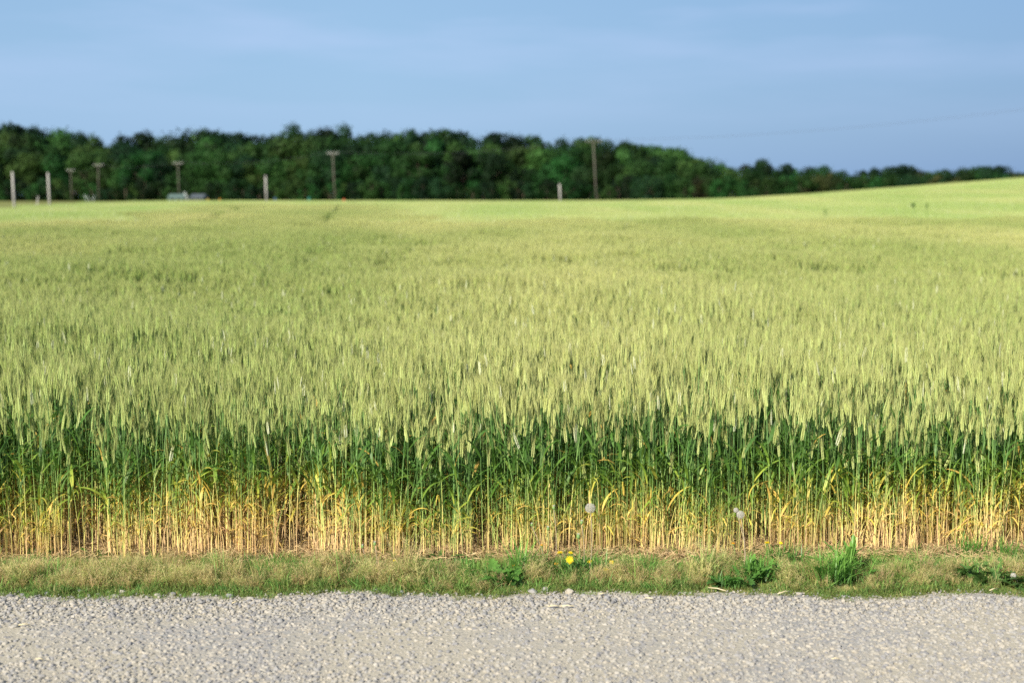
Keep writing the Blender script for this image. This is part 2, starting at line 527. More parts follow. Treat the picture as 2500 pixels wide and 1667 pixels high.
while y < 264:
    hw = 0.36 * y + 8
    x = -hw
    while x < hw:
        if near_track(x, y, 2.0):
            for i in range(8):
                for j in range(8):
                    x2 = x - 1.75 + i * 0.5; y2 = y - 1.75 + j * 0.5
                    if field_end(x2, y2):
                        pts_w.append((x2, y2, terrain(x2, y2), 0, 0, g.randrange(4) * PI / 2, 1.05, 1.05, g.uniform(0.96, 1.04) * (0.62 if track_gap(x2, y2) else 1), NNEAR + g.randrange(NMID)))
        elif field_end(x, y):
            rz = g.randrange(4) * PI / 2
            e = tilt(x, y, rz)
            pts_w.append((x, y, terrain(x, y), e.x, e.y, e.z, 1.02, 1.02, g.uniform(0.98, 1.03), NNEAR + NMID + g.randrange(NFAR)))
        x += 4.0
    y += 4.0

def scatter(name, rows, coll):
    me = bpy.data.meshes.new(name)
    A = np.array(rows, dtype=np.float64)
    me.vertices.add(len(A)); me.vertices.foreach_set('co', A[:, 0:3].astype(np.float32).ravel())
    a = me.attributes.new('rot', 'FLOAT_VECTOR', 'POINT'); a.data.foreach_set('vector', A[:, 3:6].astype(np.float32).ravel())
    a = me.attributes.new('scl', 'FLOAT_VECTOR', 'POINT'); a.data.foreach_set('vector', A[:, 6:9].astype(np.float32).ravel())
    a = me.attributes.new('idx', 'INT', 'POINT'); a.data.foreach_set('value', A[:, 9].astype(np.int32))
    me.update()
    o = bpy.data.objects.new(name, me); COL.objects.link(o)
    ng = bpy.data.node_groups.new(name, 'GeometryNodeTree')
    ng.interface.new_socket('Geometry', in_out='INPUT', socket_type='NodeSocketGeometry')
    ng.interface.new_socket('Geometry', in_out='OUTPUT', socket_type='NodeSocketGeometry')
    N = ng.nodes; L = ng.links
    gi = N.new('NodeGroupInput'); go = N.new('NodeGroupOutput')
    ip = N.new('GeometryNodeInstanceOnPoints'); ci = N.new('GeometryNodeCollectionInfo')
    ci.inputs['Collection'].default_value = coll
    ci.inputs['Separate Children'].default_value = True; ci.inputs['Reset Children'].default_value = True
    def na(nm, ty):
        n = N.new('GeometryNodeInputNamedAttribute'); n.data_type = ty; n.inputs['Name'].default_value = nm
        return [s_ for s_ in n.outputs if s_.enabled and s_.name == 'Attribute'][0]
    er = N.new('FunctionNodeEulerToRotation')
    L.new(na('rot', 'FLOAT_VECTOR'), er.inputs[0])
    L.new(gi.outputs[0], ip.inputs['Points']); L.new(ci.outputs[0], ip.inputs['Instance'])
    ip.inputs['Pick Instance'].default_value = True
    L.new(na('idx', 'INT'), ip.inputs['Instance Index'])
    L.new(er.outputs[0], ip.inputs['Rotation']); L.new(na('scl', 'FLOAT_VECTOR'), ip.inputs['Scale'])
    L.new(ip.outputs[0], go.inputs[0])
    md = o.modifiers.new('scatter', 'NODES'); md.node_group = ng
    return o

wf = scatter('wheat_crop', pts_w, wheat_src)
tag(wf, 'dense green and yellow bearded wheat crop filling the field', 'wheat crop', kind='stuff')

# the 300 stalks of the front rank, each a thing with stem, head and leaves
protos = []
def front_stalk(kind, hh):
    root = empty('wheat_stalk', (0, 0, 0))
    P = {'stem': MB(), 'head': MB()}
    leaves = stalk(None, (0, 0), hh, g, parts=P)
    hm = P['head']
    P['stem'].build('stem', M_stem, root)
    ho = hm.build('head', WM, root)
    for lb in leaves: lb.build('leaf', [M_leaf], root)
    return root
def copy_thing(root):
    r = root.copy(); COL.objects.link(r)
    for ch in root.children:
        c = ch.copy(); COL.objects.link(c); c.parent = r
    return r
for k in range(12):
    protos.append(front_stalk(k, [0.78, 0.66, 0.82, 0.72, 0.60, 0.76, 0.70, 0.64, 0.80, 0.68, 0.74, 0.56][k]))
for i in range(300):
    o = protos[i] if i < 12 else copy_thing(protos[i % 12])
    x = -2.75 + 5.5 * (i + g.uniform(0, 1)) / 300
    o.location = (x, FRONT + g.uniform(0.0, 0.15) + 0.04 * math.sin(x * 3.1) + 0.03 + 0.035 * x, 0)
    o.rotation_euler = (g.gauss(0, 0.02), g.gauss(0, 0.03), g.uniform(0, 2 * PI))
    s = g.uniform(0.9, 1.08) * (1 + 0.035 * math.sin(x * 2.2) + 0.03 * math.sin(x * 5.3 + 1)); o.scale = (1, 1, s)
    tag(o, 'tall green wheat stalk with straw yellow foot, in the front rank of the crop', 'wheat stalk', 'wheat stalks in the front rank of the field')

# ------------------------------------------------------------------ ground
def ground_mat():
    m, N, L = newmat('ground')
    a = N.new('ShaderNodeAttribute'); a.attribute_name = 'h'     # 1 = tilled soil, 0 = turf
    geo = N.new('ShaderNodeNewGeometry')
    nz = N.new('ShaderNodeTexNoise'); nz.inputs['Scale'].default_value = 9; nz.inputs['Detail'].default_value = 8
    L.new(geo.outputs['Position'], nz.inputs['Vector'])
    s = N.new('ShaderNodeMixRGB'); L.new(nz.outputs['Fac'], s.inputs['Fac']); s.inputs[1].default_value = (0.11, 0.07, 0.045, 1); s.inputs[2].default_value = (0.24, 0.165, 0.105, 1)
    nz2 = N.new('ShaderNodeTexNoise'); nz2.inputs['Scale'].default_value = 0.25; nz2.inputs['Detail'].default_value = 5
    L.new(geo.outputs['Position'], nz2.inputs['Vector'])
    t = N.new('ShaderNodeMixRGB'); L.new(nz2.outputs['Fac'], t.inputs['Fac']); t.inputs[1].default_value = (0.13, 0.16, 0.04, 1); t.inputs[2].default_value = (0.30, 0.30, 0.10, 1)
    mx = N.new('ShaderNodeMixRGB'); L.new(a.outputs['Fac'], mx.inputs['Fac']); L.new(t.outputs[0], mx.inputs[1]); L.new(s.outputs[0], mx.inputs[2])
    pr = N.new('ShaderNodeBsdfPrincipled'); pr.inputs['Roughness'].default_value = 0.95; pr.inputs['Specular IOR Level'].default_value = 0.1
    L.new(mx.outputs[0], pr.inputs['Base Color'])
    b = N.new('ShaderNodeBump'); b.inputs['Strength'].default_value = 0.6; b.inputs['Distance'].default_value = 0.03
    L.new(nz.outputs['Fac'], b.inputs['Height']); L.new(b.outputs[0], pr.inputs['Normal'])
    out = N.new('ShaderNodeOutputMaterial'); L.new(pr.outputs[0], out.inputs['Surface'])
    return m
mb = MB()
ys = [-400, -60, -10, 0, 3, 5, 6, 6.5, 7, 8, 10, 14, 20] + [20 + 5 * k for k in range(1, 60)] + [340, 380, 440, 520, 700, 1200, 3000]
xs = [-3000, -900, -400, -250] + [-180 + 6 * k for k in range(61)] + [250, 400, 900, 3000]
idx = {}
for j, y in enumerate(ys):
    for i, x in enumerate(xs):
        idx[i, j] = mb.vert((x, y, terrain(x, y) - (0.0 if y < 300 else 0.0)), 1.0 if (field_end(x, y) and abs(x) < 170) else 0.0)
for j in range(len(ys) - 1):
    for i in range(len(xs) - 1):
        mb.face(idx[i, j], idx[i + 1, j], idx[i + 1, j + 1], idx[i, j + 1])
go = mb.build('ground', ground_mat(), smooth=True); tag(go, kind='structure')

EDGE = on_ground(1250, 1452).y       # where gravel meets grass
def edge_y(x):
    return EDGE + 0.045 * math.sin(x * 1.3 + 0.4) * math.sin(x * 2.9) + 0.03 * math.sin(x * 7.1) + 0.012 * math.sin(x * 17.0)
def gravel_mat():
    m, N, L = newmat('gravel_road')
    geo = N.new('ShaderNodeNewGeometry')
    def noise(sc, det, rough=0.55):
        n = N.new('ShaderNodeTexNoise'); n.inputs['Scale'].default_value = sc; n.inputs['Detail'].default_value = det; n.inputs['Roughness'].default_value = rough
        L.new(geo.outputs['Position'], n.inputs['Vector']); return n
    vo = N.new('ShaderNodeTexVoronoi'); vo.inputs['Scale'].default_value = 62; L.new(geo.outputs['Position'], vo.inputs['Vector'])
    big = noise(1.3, 3); fine = noise(160, 4)
    stone = N.new('ShaderNodeValToRGB'); set_ramp(stone, [(0.0, (0.31, 0.31, 0.29)), (0.5, (0.385, 0.37, 0.33)), (1.0, (0.46, 0.41, 0.33))])
    sp = N.new('ShaderNodeSeparateColor'); L.new(vo.outputs['Color'], sp.inputs[0]); L.new(sp.outputs[0], stone.inputs['Fac'])
    sand = N.new('ShaderNodeMixRGB'); L.new(fine.outputs['Fac'], sand.inputs['Fac']); sand.inputs[1].default_value = (0.41, 0.38, 0.295, 1); sand.inputs[2].default_value = (0.49, 0.445, 0.345, 1)
    mr = N.new('ShaderNodeMapRange'); mr.inputs['From Min'].default_value = 0.40; mr.inputs['From Max'].default_value = 0.56; L.new(big.outputs['Fac'], mr.inputs['Value'])
    mx = N.new('ShaderNodeMixRGB'); L.new(mr.outputs[0], mx.inputs['Fac']); L.new(stone.outputs[0], mx.inputs[1]); L.new(sand.outputs[0], mx.inputs[2])
    pr = N.new('ShaderNodeBsdfPrincipled'); pr.inputs['Roughness'].default_value = 0.9; pr.inputs['Specular IOR Level'].default_value = 0.2
    L.new(mx.outputs[0], pr.inputs['Base Color'])
    hgt = math_node(N, L, 'SUBTRACT', fine.outputs['Fac'], math_node(N, L, 'MULTIPLY', vo.outputs['Distance'], 1.6))
    b = N.new('ShaderNodeBump'); b.inputs['Strength'].default_value = 0.5; b.inputs['Distance'].default_value = 0.003
    L.new(hgt, b.inputs['Height']); L.new(b.outputs[0], pr.inputs['Normal'])
    out = N.new('ShaderNodeOutputMaterial'); L.new(pr.outputs[0], out.inputs['Surface'])
    return m
mb = MB()
prev = None
n = 700
for k in range(n + 1):
    x = -60 + 120 * k / n
    ey = edge_y(x)
    row = [mb.vert((x, y, 0.006), 0) for y in (-3, 1, 4.3)] + [mb.vert((x, ey - 0.5, 0.010), 0), mb.vert((x, ey, 0.004), 0)]
    if prev:
        for j in range(4): mb.face(prev[j], row[j], row[j + 1], prev[j + 1])
    prev = row
tag(mb.build('gravel_road', gravel_mat(), smooth=True), kind='structure')

# loose stones
def stone_mat():
    m, N, L = newmat('stone')
    oi = N.new('ShaderNodeObjectInfo'); t = N.new('ShaderNodeTexCoord')
    rp = N.new('ShaderNodeValToRGB')
    set_ramp(rp, [(0.0, (0.21, 0.208, 0.205)), (0.2, (0.29, 0.285, 0.275)), (0.5, (0.355, 0.34, 0.295)), (0.85, (0.395, 0.36, 0.29)), (1.0, (0.42, 0.395, 0.34))])
    L.new(oi.outputs['Random'], rp.inputs['Fac'])
    nz = N.new('ShaderNodeTexNoise'); nz.inputs['Scale'].default_value = 90; nz.inputs['Detail'].default_value = 4; L.new(t.outputs['Object'], nz.inputs['Vector'])
    mx = N.new('ShaderNodeMixRGB'); mx.blend_type = 'MULTIPLY'; mx.inputs['Fac'].default_value = 0.5; L.new(rp.outputs[0], mx.inputs[1]); L.new(nz.outputs['Color'], mx.inputs[2])
    hs = N.new('ShaderNodeHueSaturation'); hs.inputs['Value'].default_value = 1.3; hs.inputs['Saturation'].default_value = 0.9; L.new(mx.outputs[0], hs.inputs['Color'])
    pr = N.new('ShaderNodeBsdfPrincipled'); pr.inputs['Roughness'].default_value = 0.85; pr.inputs['Specular IOR Level'].default_value = 0.25
    L.new(rp.outputs[0], pr.inputs['Base Color'])
    out = N.new('ShaderNodeOutputMaterial'); L.new(pr.outputs[0], out.inputs['Surface'])
    return m
M_stone = stone_mat()
stone_src = bpy.data.collections.new('stone_sources')
for k in range(8):
    bm = bmesh.new(); bmesh.ops.create_icosphere(bm, subdivisions=2, radius=1)
    cuts = [(Vector((g.gauss(0, 1), g.gauss(0, 1), g.gauss(0, 1))).normalized(), g.uniform(0.5, 0.85)) for _ in range(9)]
    for v in bm.verts:
        for n_, d in cuts:
            e = v.co.dot(n_) - d
            if e > 0: v.co -= n_ * e
        v.co.x *= 1.15; v.co.z *= 0.72
    me = bpy.data.meshes.new(f'stone{k}'); bm.to_mesh(me); bm.free(); me.materials.append(M_stone)
    stone_src.objects.link(bpy.data.objects.new(f'stone{k}', me))
rows = []
for _ in range(95000):
    y = 4.4 + (EDGE + 0.06 - 4.4) * g.random(); x = g.uniform(-0.36 * 6.4 - 1.2, 0.36 * 6.4 + 1.2)
    sandy = 0.5 + 0.5 * math.sin(x * 1.1 + 2.0 * math.sin(y * 2.1) + 1) * math.sin(y * 3.1 + 0.5 * x)
    if y > edge_y(x) + 0.05 * g.random(): continue
    if y > edge_y(x) - 0.06 and g.random() < 0.5: continue
    keep = 0.97 - 0.6 * sandy * sstep(EDGE - 0.2, EDGE - 0.7, y)
    if g.random() > keep: continue
    s = (0.003 + 0.0115 * g.random() ** 2.6) * (0.6 if y > edge_y(x) - 0.08 else 1)
    if g.random() < 0.006: s = g.uniform(0.012, 0.018)
    rows.append((x, y, 0.008 + s * 0.02, g.uniform(-.4, .4), g.uniform(-.4, .4), g.uniform(0, 6.28), s, s * g.uniform(0.7, 1), s, g.randrange(8)))
for px, py, s in ((300, 1449, 0.02), (283, 1460, 0.02), (1300, 1447, 0.024), (1390, 1449, 0.024), (1330, 1444, 0.022), (420, 1456, 0.02), (558, 1459, 0.022), (1465, 1456, 0.02), (197, 1447, 0.016)):
    p = on_ground(px, py)
    rows.append((p.x, p.y, s * 0.4, 0.1, 0.2, g.uniform(0, 6.28), s, s * 0.8, s, g.randrange(8)))
tag(scatter('gravel', rows, stone_src), 'loose pale grey gravel scattered over the road', 'gravel', kind='stuff')

# ------------------------------------------------------------------ verge grasses
M_dry = plant_mat('dry_grass', [(0.0, (0.34, 0.26, 0.11)), (0.04, (0.50, 0.41, 0.17)), (0.12, (0.62, 0.52, 0.25))], transl=0.3, hvar=0.03, bright=0.35, spec=0.2, inst=0.4, pale=((0.36, 0.42, 0.12), 0.72))
M_green = plant_mat('green_grass', [(0.0, (0.24, 0.26, 0.08)), (0.03, (0.18, 0.32, 0.07)), (0.12, (0.20, 0.40, 0.08))], transl=0.35, hvar=0.03, bright=0.6, spec=0.3, inst=0.5, pale=((0.50, 0.44, 0.18), 0.9))
dry_src = bpy.data.collections.new('dry_grass_sources'); green_src = bpy.data.collections.new('green_grass_sources')
for k in range(8):
    mb = MB()
    for _ in range(60):
        mb.cur = g.random(); mb.mat = 0
        b = Vector((g.gauss(0, 0.022), g.gauss(0, 0.022), 0)); az = g.uniform(0, 6.28); h = g.uniform(0.05, 0.17) * (1.0 if k % 2 else 0.75)
        lean = g.uniform(0.01, 0.09)
        pts = [b + Vector((math.cos(az) * lean * t * t, math.sin(az) * lean * t * t, h * t)) for t in (0, 0.35, 0.7, 1)]
        sd_ = Vector((g.gauss(0, 1), g.gauss(0, 1), 0)).normalized()
        mb.strip(pts, [0.0022, 0.002, 0.0015, 0.0005], sd_)
        if g.random() < 0.4:            # airy seed panicle
            for q in range(6):
                c = pts[2].lerp(pts[3], q / 8.0); d = Vector((g.gauss(0, 1), g.gauss(0, 1), g.uniform(0.2, 1.6))).normalized() * g.uniform(0.006, 0.02)
                mb.strip([c, c + d, c + d * 1.25], [0.0006, 0.0022, 0.0], d.cross(Vector((g.gauss(0, 1), g.gauss(0, 1), .2))).normalized())
    new_source(dry_src, f'd{k}', mb, [M_dry])
for k in range(8):
    mb = MB()
    tall = [0.035, 0.05, 0.04, 0.06, 0.09, 0.12, 0.10, 0.07][k]
    for _ in range(46):
        mb.cur = g.random(); mb.mat = 0
        b = Vector((g.gauss(0, 0.025), g.gauss(0, 0.025), 0))
        add_leaf(mb, b, g.uniform(0, 6.28), tall * g.uniform(0.6, 1.5), g.uniform(0.002, 0.0042), g.uniform(0.6, 1.5), g.uniform(0.3, 2.0), g, 6, g.uniform(-1, 1))
    new_source(green_src, f'g{k}', mb, [M_green])
VW = 0.36 * 6.9 + 1.2
def vn(x, y, a=1.0):
    return 0.5 + 0.25 * math.sin(x * 3.1 * a + 1.7 * math.sin(x * 1.3) + y * 4) + 0.25 * math.sin(x * 7.3 * a - y * 9 + 2)
rd, rg = [], []
CLEAR = [(1232, 1430, .10), (1268, 1408, .07), (1780, 1434, .13), (1850, 1418, .12), (2035, 1425, .16), (2405, 1425, .14), (2468, 1432, .12), (1385, 1404, .14),
         (1450, 1402, .12), (1130, 1378, .1), (1040, 1375, .08), (85, 1368, .07), (252, 1370, .08), (560, 1385, .06), (2370, 1365, .08), (2470, 1372, .08), (1930, 1380, .08), (1715, 1385, .12), (1493, 1400, .05), (1482, 1412, .05)]
CLEAR = [(on_ground(a, b), c) for a, b, c in CLEAR]
def cleared(x, y):
    for p, r in CLEAR:
        if abs(x - p.x) < r and -r * 0.9 < y - p.y < r * 0.7 and (x - p.x) ** 2 / r / r + (y - p.y) ** 2 / r / r < 1: return True
    return False
YF = FRONT
for _ in range(10500):
    x = g.uniform(-VW, VW); y = g.uniform(edge_y(x) - 0.01 - 0.07 * g.random() ** 3, YF + 0.08 + 0.035 * x); f = (y - edge_y(x)) / (YF - edge_y(x))
    n_ = vn(x, y)
    back_green = sstep(0.62, 0.85, f) * (0.45 + 0.55 * sstep(-0.3, 0.8, x)) * (0.4 + 0.9 * n_)
    front_green = 1 - sstep(0.08, 0.22 + 0.1 * n_, f)
    gr = max(back_green, front_green, 0.22 + 0.5 * sstep(0.45, 0.75, vn(x * 0.6 + 3, y * 0.5)) * sstep(-1.2, 0.6, x) + 0.3 * sstep(0, 2, x) * n_)
    if cleared(x, y) and g.random() < 0.85: continue
    if g.random() < gr:
        k = g.randrange(4) if front_green > 0.5 else g.choice((1, 3, 4, 5, 6, 7) if f > .35 else (0, 1, 2, 3, 7))
        if f < 0.15 and g.random() < 0.35: continue
        s = g.uniform(0.6, 1.1) * (0.6 if f < 0.1 else 1) * (1 - 0.45 * sstep(0.4, 0.95, f))
        rg.append((x, y, 0, g.gauss(0, .12), g.gauss(0, .12), g.uniform(0, 6.28), s, s, s * g.uniform(.7, 1.1), k))
    else:
        s = g.uniform(0.5, 1.1) * (0.26 + 0.40 * sstep(0.05, 0.3, f) * (1 - 0.75 * sstep(0.35, 0.85, f)) * (0.5 + 0.9 * vn(x, y, 1.9)))
        if g.random() < 0.3: continue
        if g.random() < 0.05 and f > 0.2: s *= 1.7
        rd.append((x, y, 0, g.gauss(0, .15), g.gauss(0, .15), g.uniform(0, 6.28), s, s, s, g.randrange(8)))
tag(scatter('dry_grass', rd, dry_src), 'dry tan seeding grass along the gravel road', 'grass', kind='stuff')
tag(scatter('green_grass', rg, green_src), 'short green grass on the verge between gravel and wheat', 'grass', kind='stuff')
# fallen straw at the foot of the crop
litter_src = bpy.data.collections.new('litter_sources')
for k in range(4):
    mb = MB()
    for _ in range(36):
        mb.cur = g.random(); a = g.uniform(0, 6.28); L_ = g.uniform(0.03, 0.11); z0 = g.uniform(0.002, 0.03); z1 = g.uniform(0.002, 0.06)
        c = Vector((g.uniform(-.1, .1), g.uniform(-.1, .1), 0)); d = Vector((math.cos(a), math.sin(a), 0)) * L_ / 2
        mb.tube([c - d + Vector((0, 0, z0)), c + Vector((0, 0, (z0 + z1) / 2 + 0.005)), c + d + Vector((0, 0, z1))], [0.0016, 0.0016, 0.0012], 3)
    new_source(litter_src, f'l{k}', mb, [M_litter])
rows = []
for _ in range(900):
    x = g.uniform(-VW, VW); y = g.uniform(FRONT + 0.0, FRONT + 0.5)
    rows.append((x, y, 0.002, 0, 0, g.uniform(0, 6.28), 1, 1, 1, g.randrange(4)))
tag(scatter('straw_litter', rows, litter_src), 'fallen straw and dead leaves on the soil at the foot of the wheat', 'straw', kind='stuff')

# ------------------------------------------------------------------ weeds of the verge
M_broad = plant_mat('weed_leaf', [(0.0, (0.07, 0.15, 0.04)), (0.05, (0.11, 0.27, 0.05)), (0.12, (0.22, 0.44, 0.08))], transl=0.35, hvar=0.03, bright=0.4, spec=0.35, rough=0.4)
M_broad_dark = plant_mat('dark_weed_leaf', [(0.0, (0.06, 0.12, 0.03)), (0.06, (0.10, 0.20, 0.05)), (0.12, (0.14, 0.26, 0.06))], transl=0.25, hvar=0.03, bright=0.4, spec=0.35, rough=0.4)
M_rstem = plain_mat('flower_stem', (0.42, 0.33, 0.22), 0.6, 0.3, 0.2, 40)
M_gstem = plain_mat('green_stem', (0.22, 0.34, 0.10), 0.6, 0.3, 0.2, 40)
M_yellow = plain_mat('yellow_petal', (0.88, 0.66, 0.02), 0.6, 0.2, 0.12, 300, transl=0.25)
M_orange = plain_mat('orange_petal', (0.72, 0.36, 0.03), 0.6, 0.2, 0.15, 300, transl=0.2)
M_calyx = plain_mat('calyx', (0.20, 0.33, 0.10), 0.6, 0.3, 0.2, 80)
M_seedcore = plain_mat('seed_core', (0.30, 0.24, 0.17), 0.8, 0.2, 0.2, 200)
M_fluff = plain_mat('seed_fluff', (0.70, 0.68, 0.60), 0.8, 0.1, 0.05, 80, transl=0.4)

def broad_leaf(length, width, az, rise, droop, lobes, g):
    mb = MB(); mb.cur = g.random()
    n = 12; e = rise; d = Vector((math.cos(az), math.sin(az), 0)); sd_ = Vector((-math.sin(az), math.cos(az), 0))
    p = Vector((0, 0, 0.003)); prev = None
    for k in range(n + 1):
        t = k / n
        w = width * math.sin(PI * min(1, 0.06 + t * 0.93)) ** 0.7 * (0.35 + 0.65 * sstep(0, 0.35, t))
        if lobes: w *= 0.8 + 0.3 * (1 if k % 2 else -0.6)
        if k == n: w = 0.002
        nrm = sd_.cross(d * math.cos(e) + Vector((0, 0, math.sin(e)))).normalized()
        cup = w * 0.22
        row = (mb.vert(p - sd_ * w / 2 - nrm * cup * g.uniform(0.5, 1.4)), mb.vert(p), mb.vert(p + sd_ * w / 2 - nrm * cup * g.uniform(0.5, 1.4)))
        if prev:
            mb.face(prev[0], prev[1], row[1], row[0]); mb.face(prev[1], prev[2], row[2], row[1])
        prev = row
        p = p + (d * math.cos(e) + Vector((0, 0, 1)) * math.sin(e)) * (length / n)
        if p.z < 0.004: p.z = 0.004
        e -= droop / n
    return mb

def weed(px, py, name, label, nleaf, length, width, rise, droop, mat, lobes=True, blades=0, blade_len=0.15, rng=None, cat='weed', spread=0.0):
    gg = random.Random(int(px * 7 + py))
    p = on_ground(px, py)
    root = empty(name, (p.x, p.y, 0.0)); tag(root, label, cat, 'leafy weeds on the verge')
    for k in range(nleaf):
        az = 2 * PI * k / nleaf + gg.uniform(-0.35, 0.35)
        mb = broad_leaf(length * gg.uniform(0.6, 1.1), width * gg.uniform(0.7, 1.15), az, rise + gg.uniform(-0.3, 0.3), droop * gg.uniform(0.7, 1.3), lobes, gg)
        mb.build('leaf', [mat], root, smooth=True, loc=(gg.gauss(0, spread), gg.gauss(0, spread * 0.6), 0))
    if blades:
        mb = MB()
        for _ in range(blades):
            mb.cur = gg.random()
            add_leaf(mb, Vector((gg.gauss(0, 0.022 + spread * 0.4), gg.gauss(0, 0.03), 0)), gg.uniform(0, 6.28), blade_len * gg.uniform(0.6, 1.15), gg.uniform(0.0035, 0.006), gg.uniform(0.8, 1.45), gg.uniform(0.2, 1.2), gg, 6, gg.uniform(-.6, .6))
        mb.build('grass_blades', [M_broad], root)
    return root

weed(1232, 1430, 'thistle_weed', 'tall lobed green weed with shadowed foot beside the gravel, left of the yellow flowers', 13, 0.13, 0.06, 1.05, 1.2, M_broad, blades=40, blade_len=0.13, spread=0.03)
weed(1268, 1408, 'grass_tuft', 'tall thin green grass tuft right of the lobed weed, left of the yellow flowers', 3, 0.10, 0.03, 1.0, 0.8, M_broad, blades=70, blade_len=0.2, cat='grass tuft')
weed(1780, 1434, 'broadleaf_weed', 'low pale green rosette weed touching the gravel below the drooping double seed head', 18, 0.10, 0.045, 0.9, 1.1, M_broad, blades=40, blade_len=0.1, spread=0.04)
weed(1850, 1418, 'broadleaf_weed', 'dark spiky green weed clump right of the drooping double seed head', 18, 0.13, 0.035, 1.15, 0.9, M_broad, blades=110, blade_len=0.14, spread=0.06)
weed(2035, 1425, 'broadleaf_weed', 'largest bright green leafy tussock on the verge, rising before the straw stems', 9, 0.17, 0.045, 1.15, 0.9, M_broad, blades=230, blade_len=0.19, spread=0.05)
weed(2078, 1405, 'lettuce_weed', 'upright bright green lobed leaves standing out of the largest tussock', 13, 0.18, 0.042, 1.4, 0.6, M_broad, spread=0.02)
weed(2405, 1425, 'broadleaf_weed', 'dark green weed clump beside the gravel towards the right end of the verge', 20, 0.14, 0.05, 1.0, 1.1, M_broad_dark, blades=60, blade_len=0.12, spread=0.06)
weed(2468, 1432, 'broadleaf_weed', 'dark low weed with curled leaves, rightmost on the verge', 11, 0.13, 0.045, 0.7, 1.2, M_broad_dark, spread=0.03)
weed(1385, 1400, 'broadleaf_weed', 'dark green dandelion leaves around the brightest yellow flower', 14, 0.12, 0.03, 0.9, 1.0, M_broad_dark, blades=30, blade_len=0.12, spread=0.04)
weed(1450, 1402, 'broadleaf_weed', 'dark green dandelion leaves at the foot of the tallest round seed head', 14, 0.13, 0.03, 0.9, 1.0, M_broad_dark, blades=40, blade_len=0.13, spread=0.03)
weed(1130, 1378, 'clover_weed', 'low dark green leafy weed at the straw foot left of the tall lobed weed', 14, 0.09, 0.035, 0.8, 0.9, M_broad_dark, lobes=False, spread=0.06)
weed(1040, 1375, 'clover_weed', 'low green leafy weed between the wheat and dry grass, by the short fluffy bud stalks', 12, 0.08, 0.03, 0.8, 0.9, M_broad, lobes=False, spread=0.05)
weed(85, 1368, 'broadleaf_weed', 'small green weed against the straw, leftmost on the verge', 11, 0.10, 0.03, 0.9, 0.9, M_broad, spread=0.03)
weed(252, 1370, 'broadleaf_weed', 'small dark green weed against the straw, second from the left end', 12, 0.11, 0.03, 0.9, 0.9, M_broad, spread=0.03)
weed(560, 1385, 'broadleaf_weed', 'small dark weed against the straw in the left part of the verge', 11, 0.08, 0.03, 0.8, 0.9, M_broad_dark, spread=0.04)
weed(2370, 1365, 'grass_tuft', 'bright green grass tuft against the straw above the dark weed clump', 2, 0.10, 0.03, 1.0, 0.8, M_broad, blades=90, blade_len=0.15, cat='grass tuft', spread=0.04)
weed(2470, 1372, 'grass_tuft', 'bright green grass tuft against the straw at the right end of the verge', 2, 0.10, 0.03, 1.0, 0.8, M_broad, blades=80, blade_len=0.14, cat='grass tuft', spread=0.04)
weed(1930, 1380, 'grass_tuft', 'green grass tuft between the spiky weed and the largest tussock', 3, 0.10, 0.03, 1.0, 0.8, M_broad, blades=80, blade_len=0.13, cat='grass tuft', spread=0.05)
weed(1715, 1385, 'broadleaf_weed', 'bright green weed patch against the straw left of the rosette weed', 12, 0.09, 0.03, 0.9, 0.8, M_broad, blades=50, blade_len=0.09, spread=0.06)

def flower_stem(root, top, r, mat, bend=0.0):
    mb = MB(); mb.cur = 0.5
    n = 7; pts = []
    for k in range(n + 1):
        t = k / n
        pts.append((top.x * t + bend * math.sin(PI * t), top.y * t, top.z * t))
    mb.tube(pts, [r] * (n + 1), 5)
    return mb.build('stem', [mat], root, smooth=True)

def seed_ball(R_, gg, n=150, core=True):
    mb = MB(); mb.cur = 0.5
    for k in range(n):
        z = 1 - 2 * (k + 0.5) / n; a = k * 2.39996; r = math.sqrt(1 - z * z)
        d = Vector((r * math.cos(a), r * math.sin(a), z))
        if z < -0.88: continue
        u = d.cross(Vector((0.2, 0.5, 0.8))).normalized(); v = d.cross(u)
        mb.strip([d * R_ * 0.12, d * R_ * 0.8], [0.0004, 0.0004], u)
        for j in range(8):
            an = 2 * PI * j / 8 + gg.random()
            q = (u * math.cos(an) + v * math.sin(an)) * R_ * 0.24 + d * R_ * 0.2 * gg.uniform(0.8, 1.1)
            b = d * R_ * 0.8
            mb.strip([b, b + q], [0.0009, 0.0005], q.cross(d).normalized())
    return mb

def dandelion_clock(px, py, bx, by, rad, name, label, dist=None, lean=0.0):
    gg = random.Random(int(px))
    foot = on_ground(bx, by)
    tp = at(px, py, foot.y + lean)
    root = empty(name, foot); tag(root, label, 'dandelion', 'dandelion seed heads')
    top = tp - foot
    flower_stem(root, top - Vector((0, 0, rad * 0.12)), 0.0018, M_rstem, 0.012)
    b = seed_ball(rad, gg).build('seed_head', [M_fluff], root, loc=top)
    mb = MB(); 
    for k in range(1): mb.octa((0, 0, 0), (0, 0, 1), rad * 0.34, rad * 0.3, rad * 0.3)
    mb.build('seed_core', [M_seedcore], root, smooth=True, loc=top)
    return root
dandelion_clock(1441, 1240, 1437, 1405, 0.0235, 'dandelion_clock', 'largest round white dandelion seed head on a tall stalk before the wheat')
dandelion_clock(1808, 1256, 1815, 1400, 0.0185, 'dandelion_clock', 'grey white dandelion seed head on a leaning stalk, front one of the close pair')
dandelion_clock(1797, 1245, 1822, 1392, 0.012, 'dandelion_clock', 'small cream dandelion seed head tucked behind the larger one of the close pair')
dandelion_clock(2474, 1404, 2482, 1436, 0.012, 'dandelion_clock', 'tiny white dandelion seed head low in the rightmost dark weed')

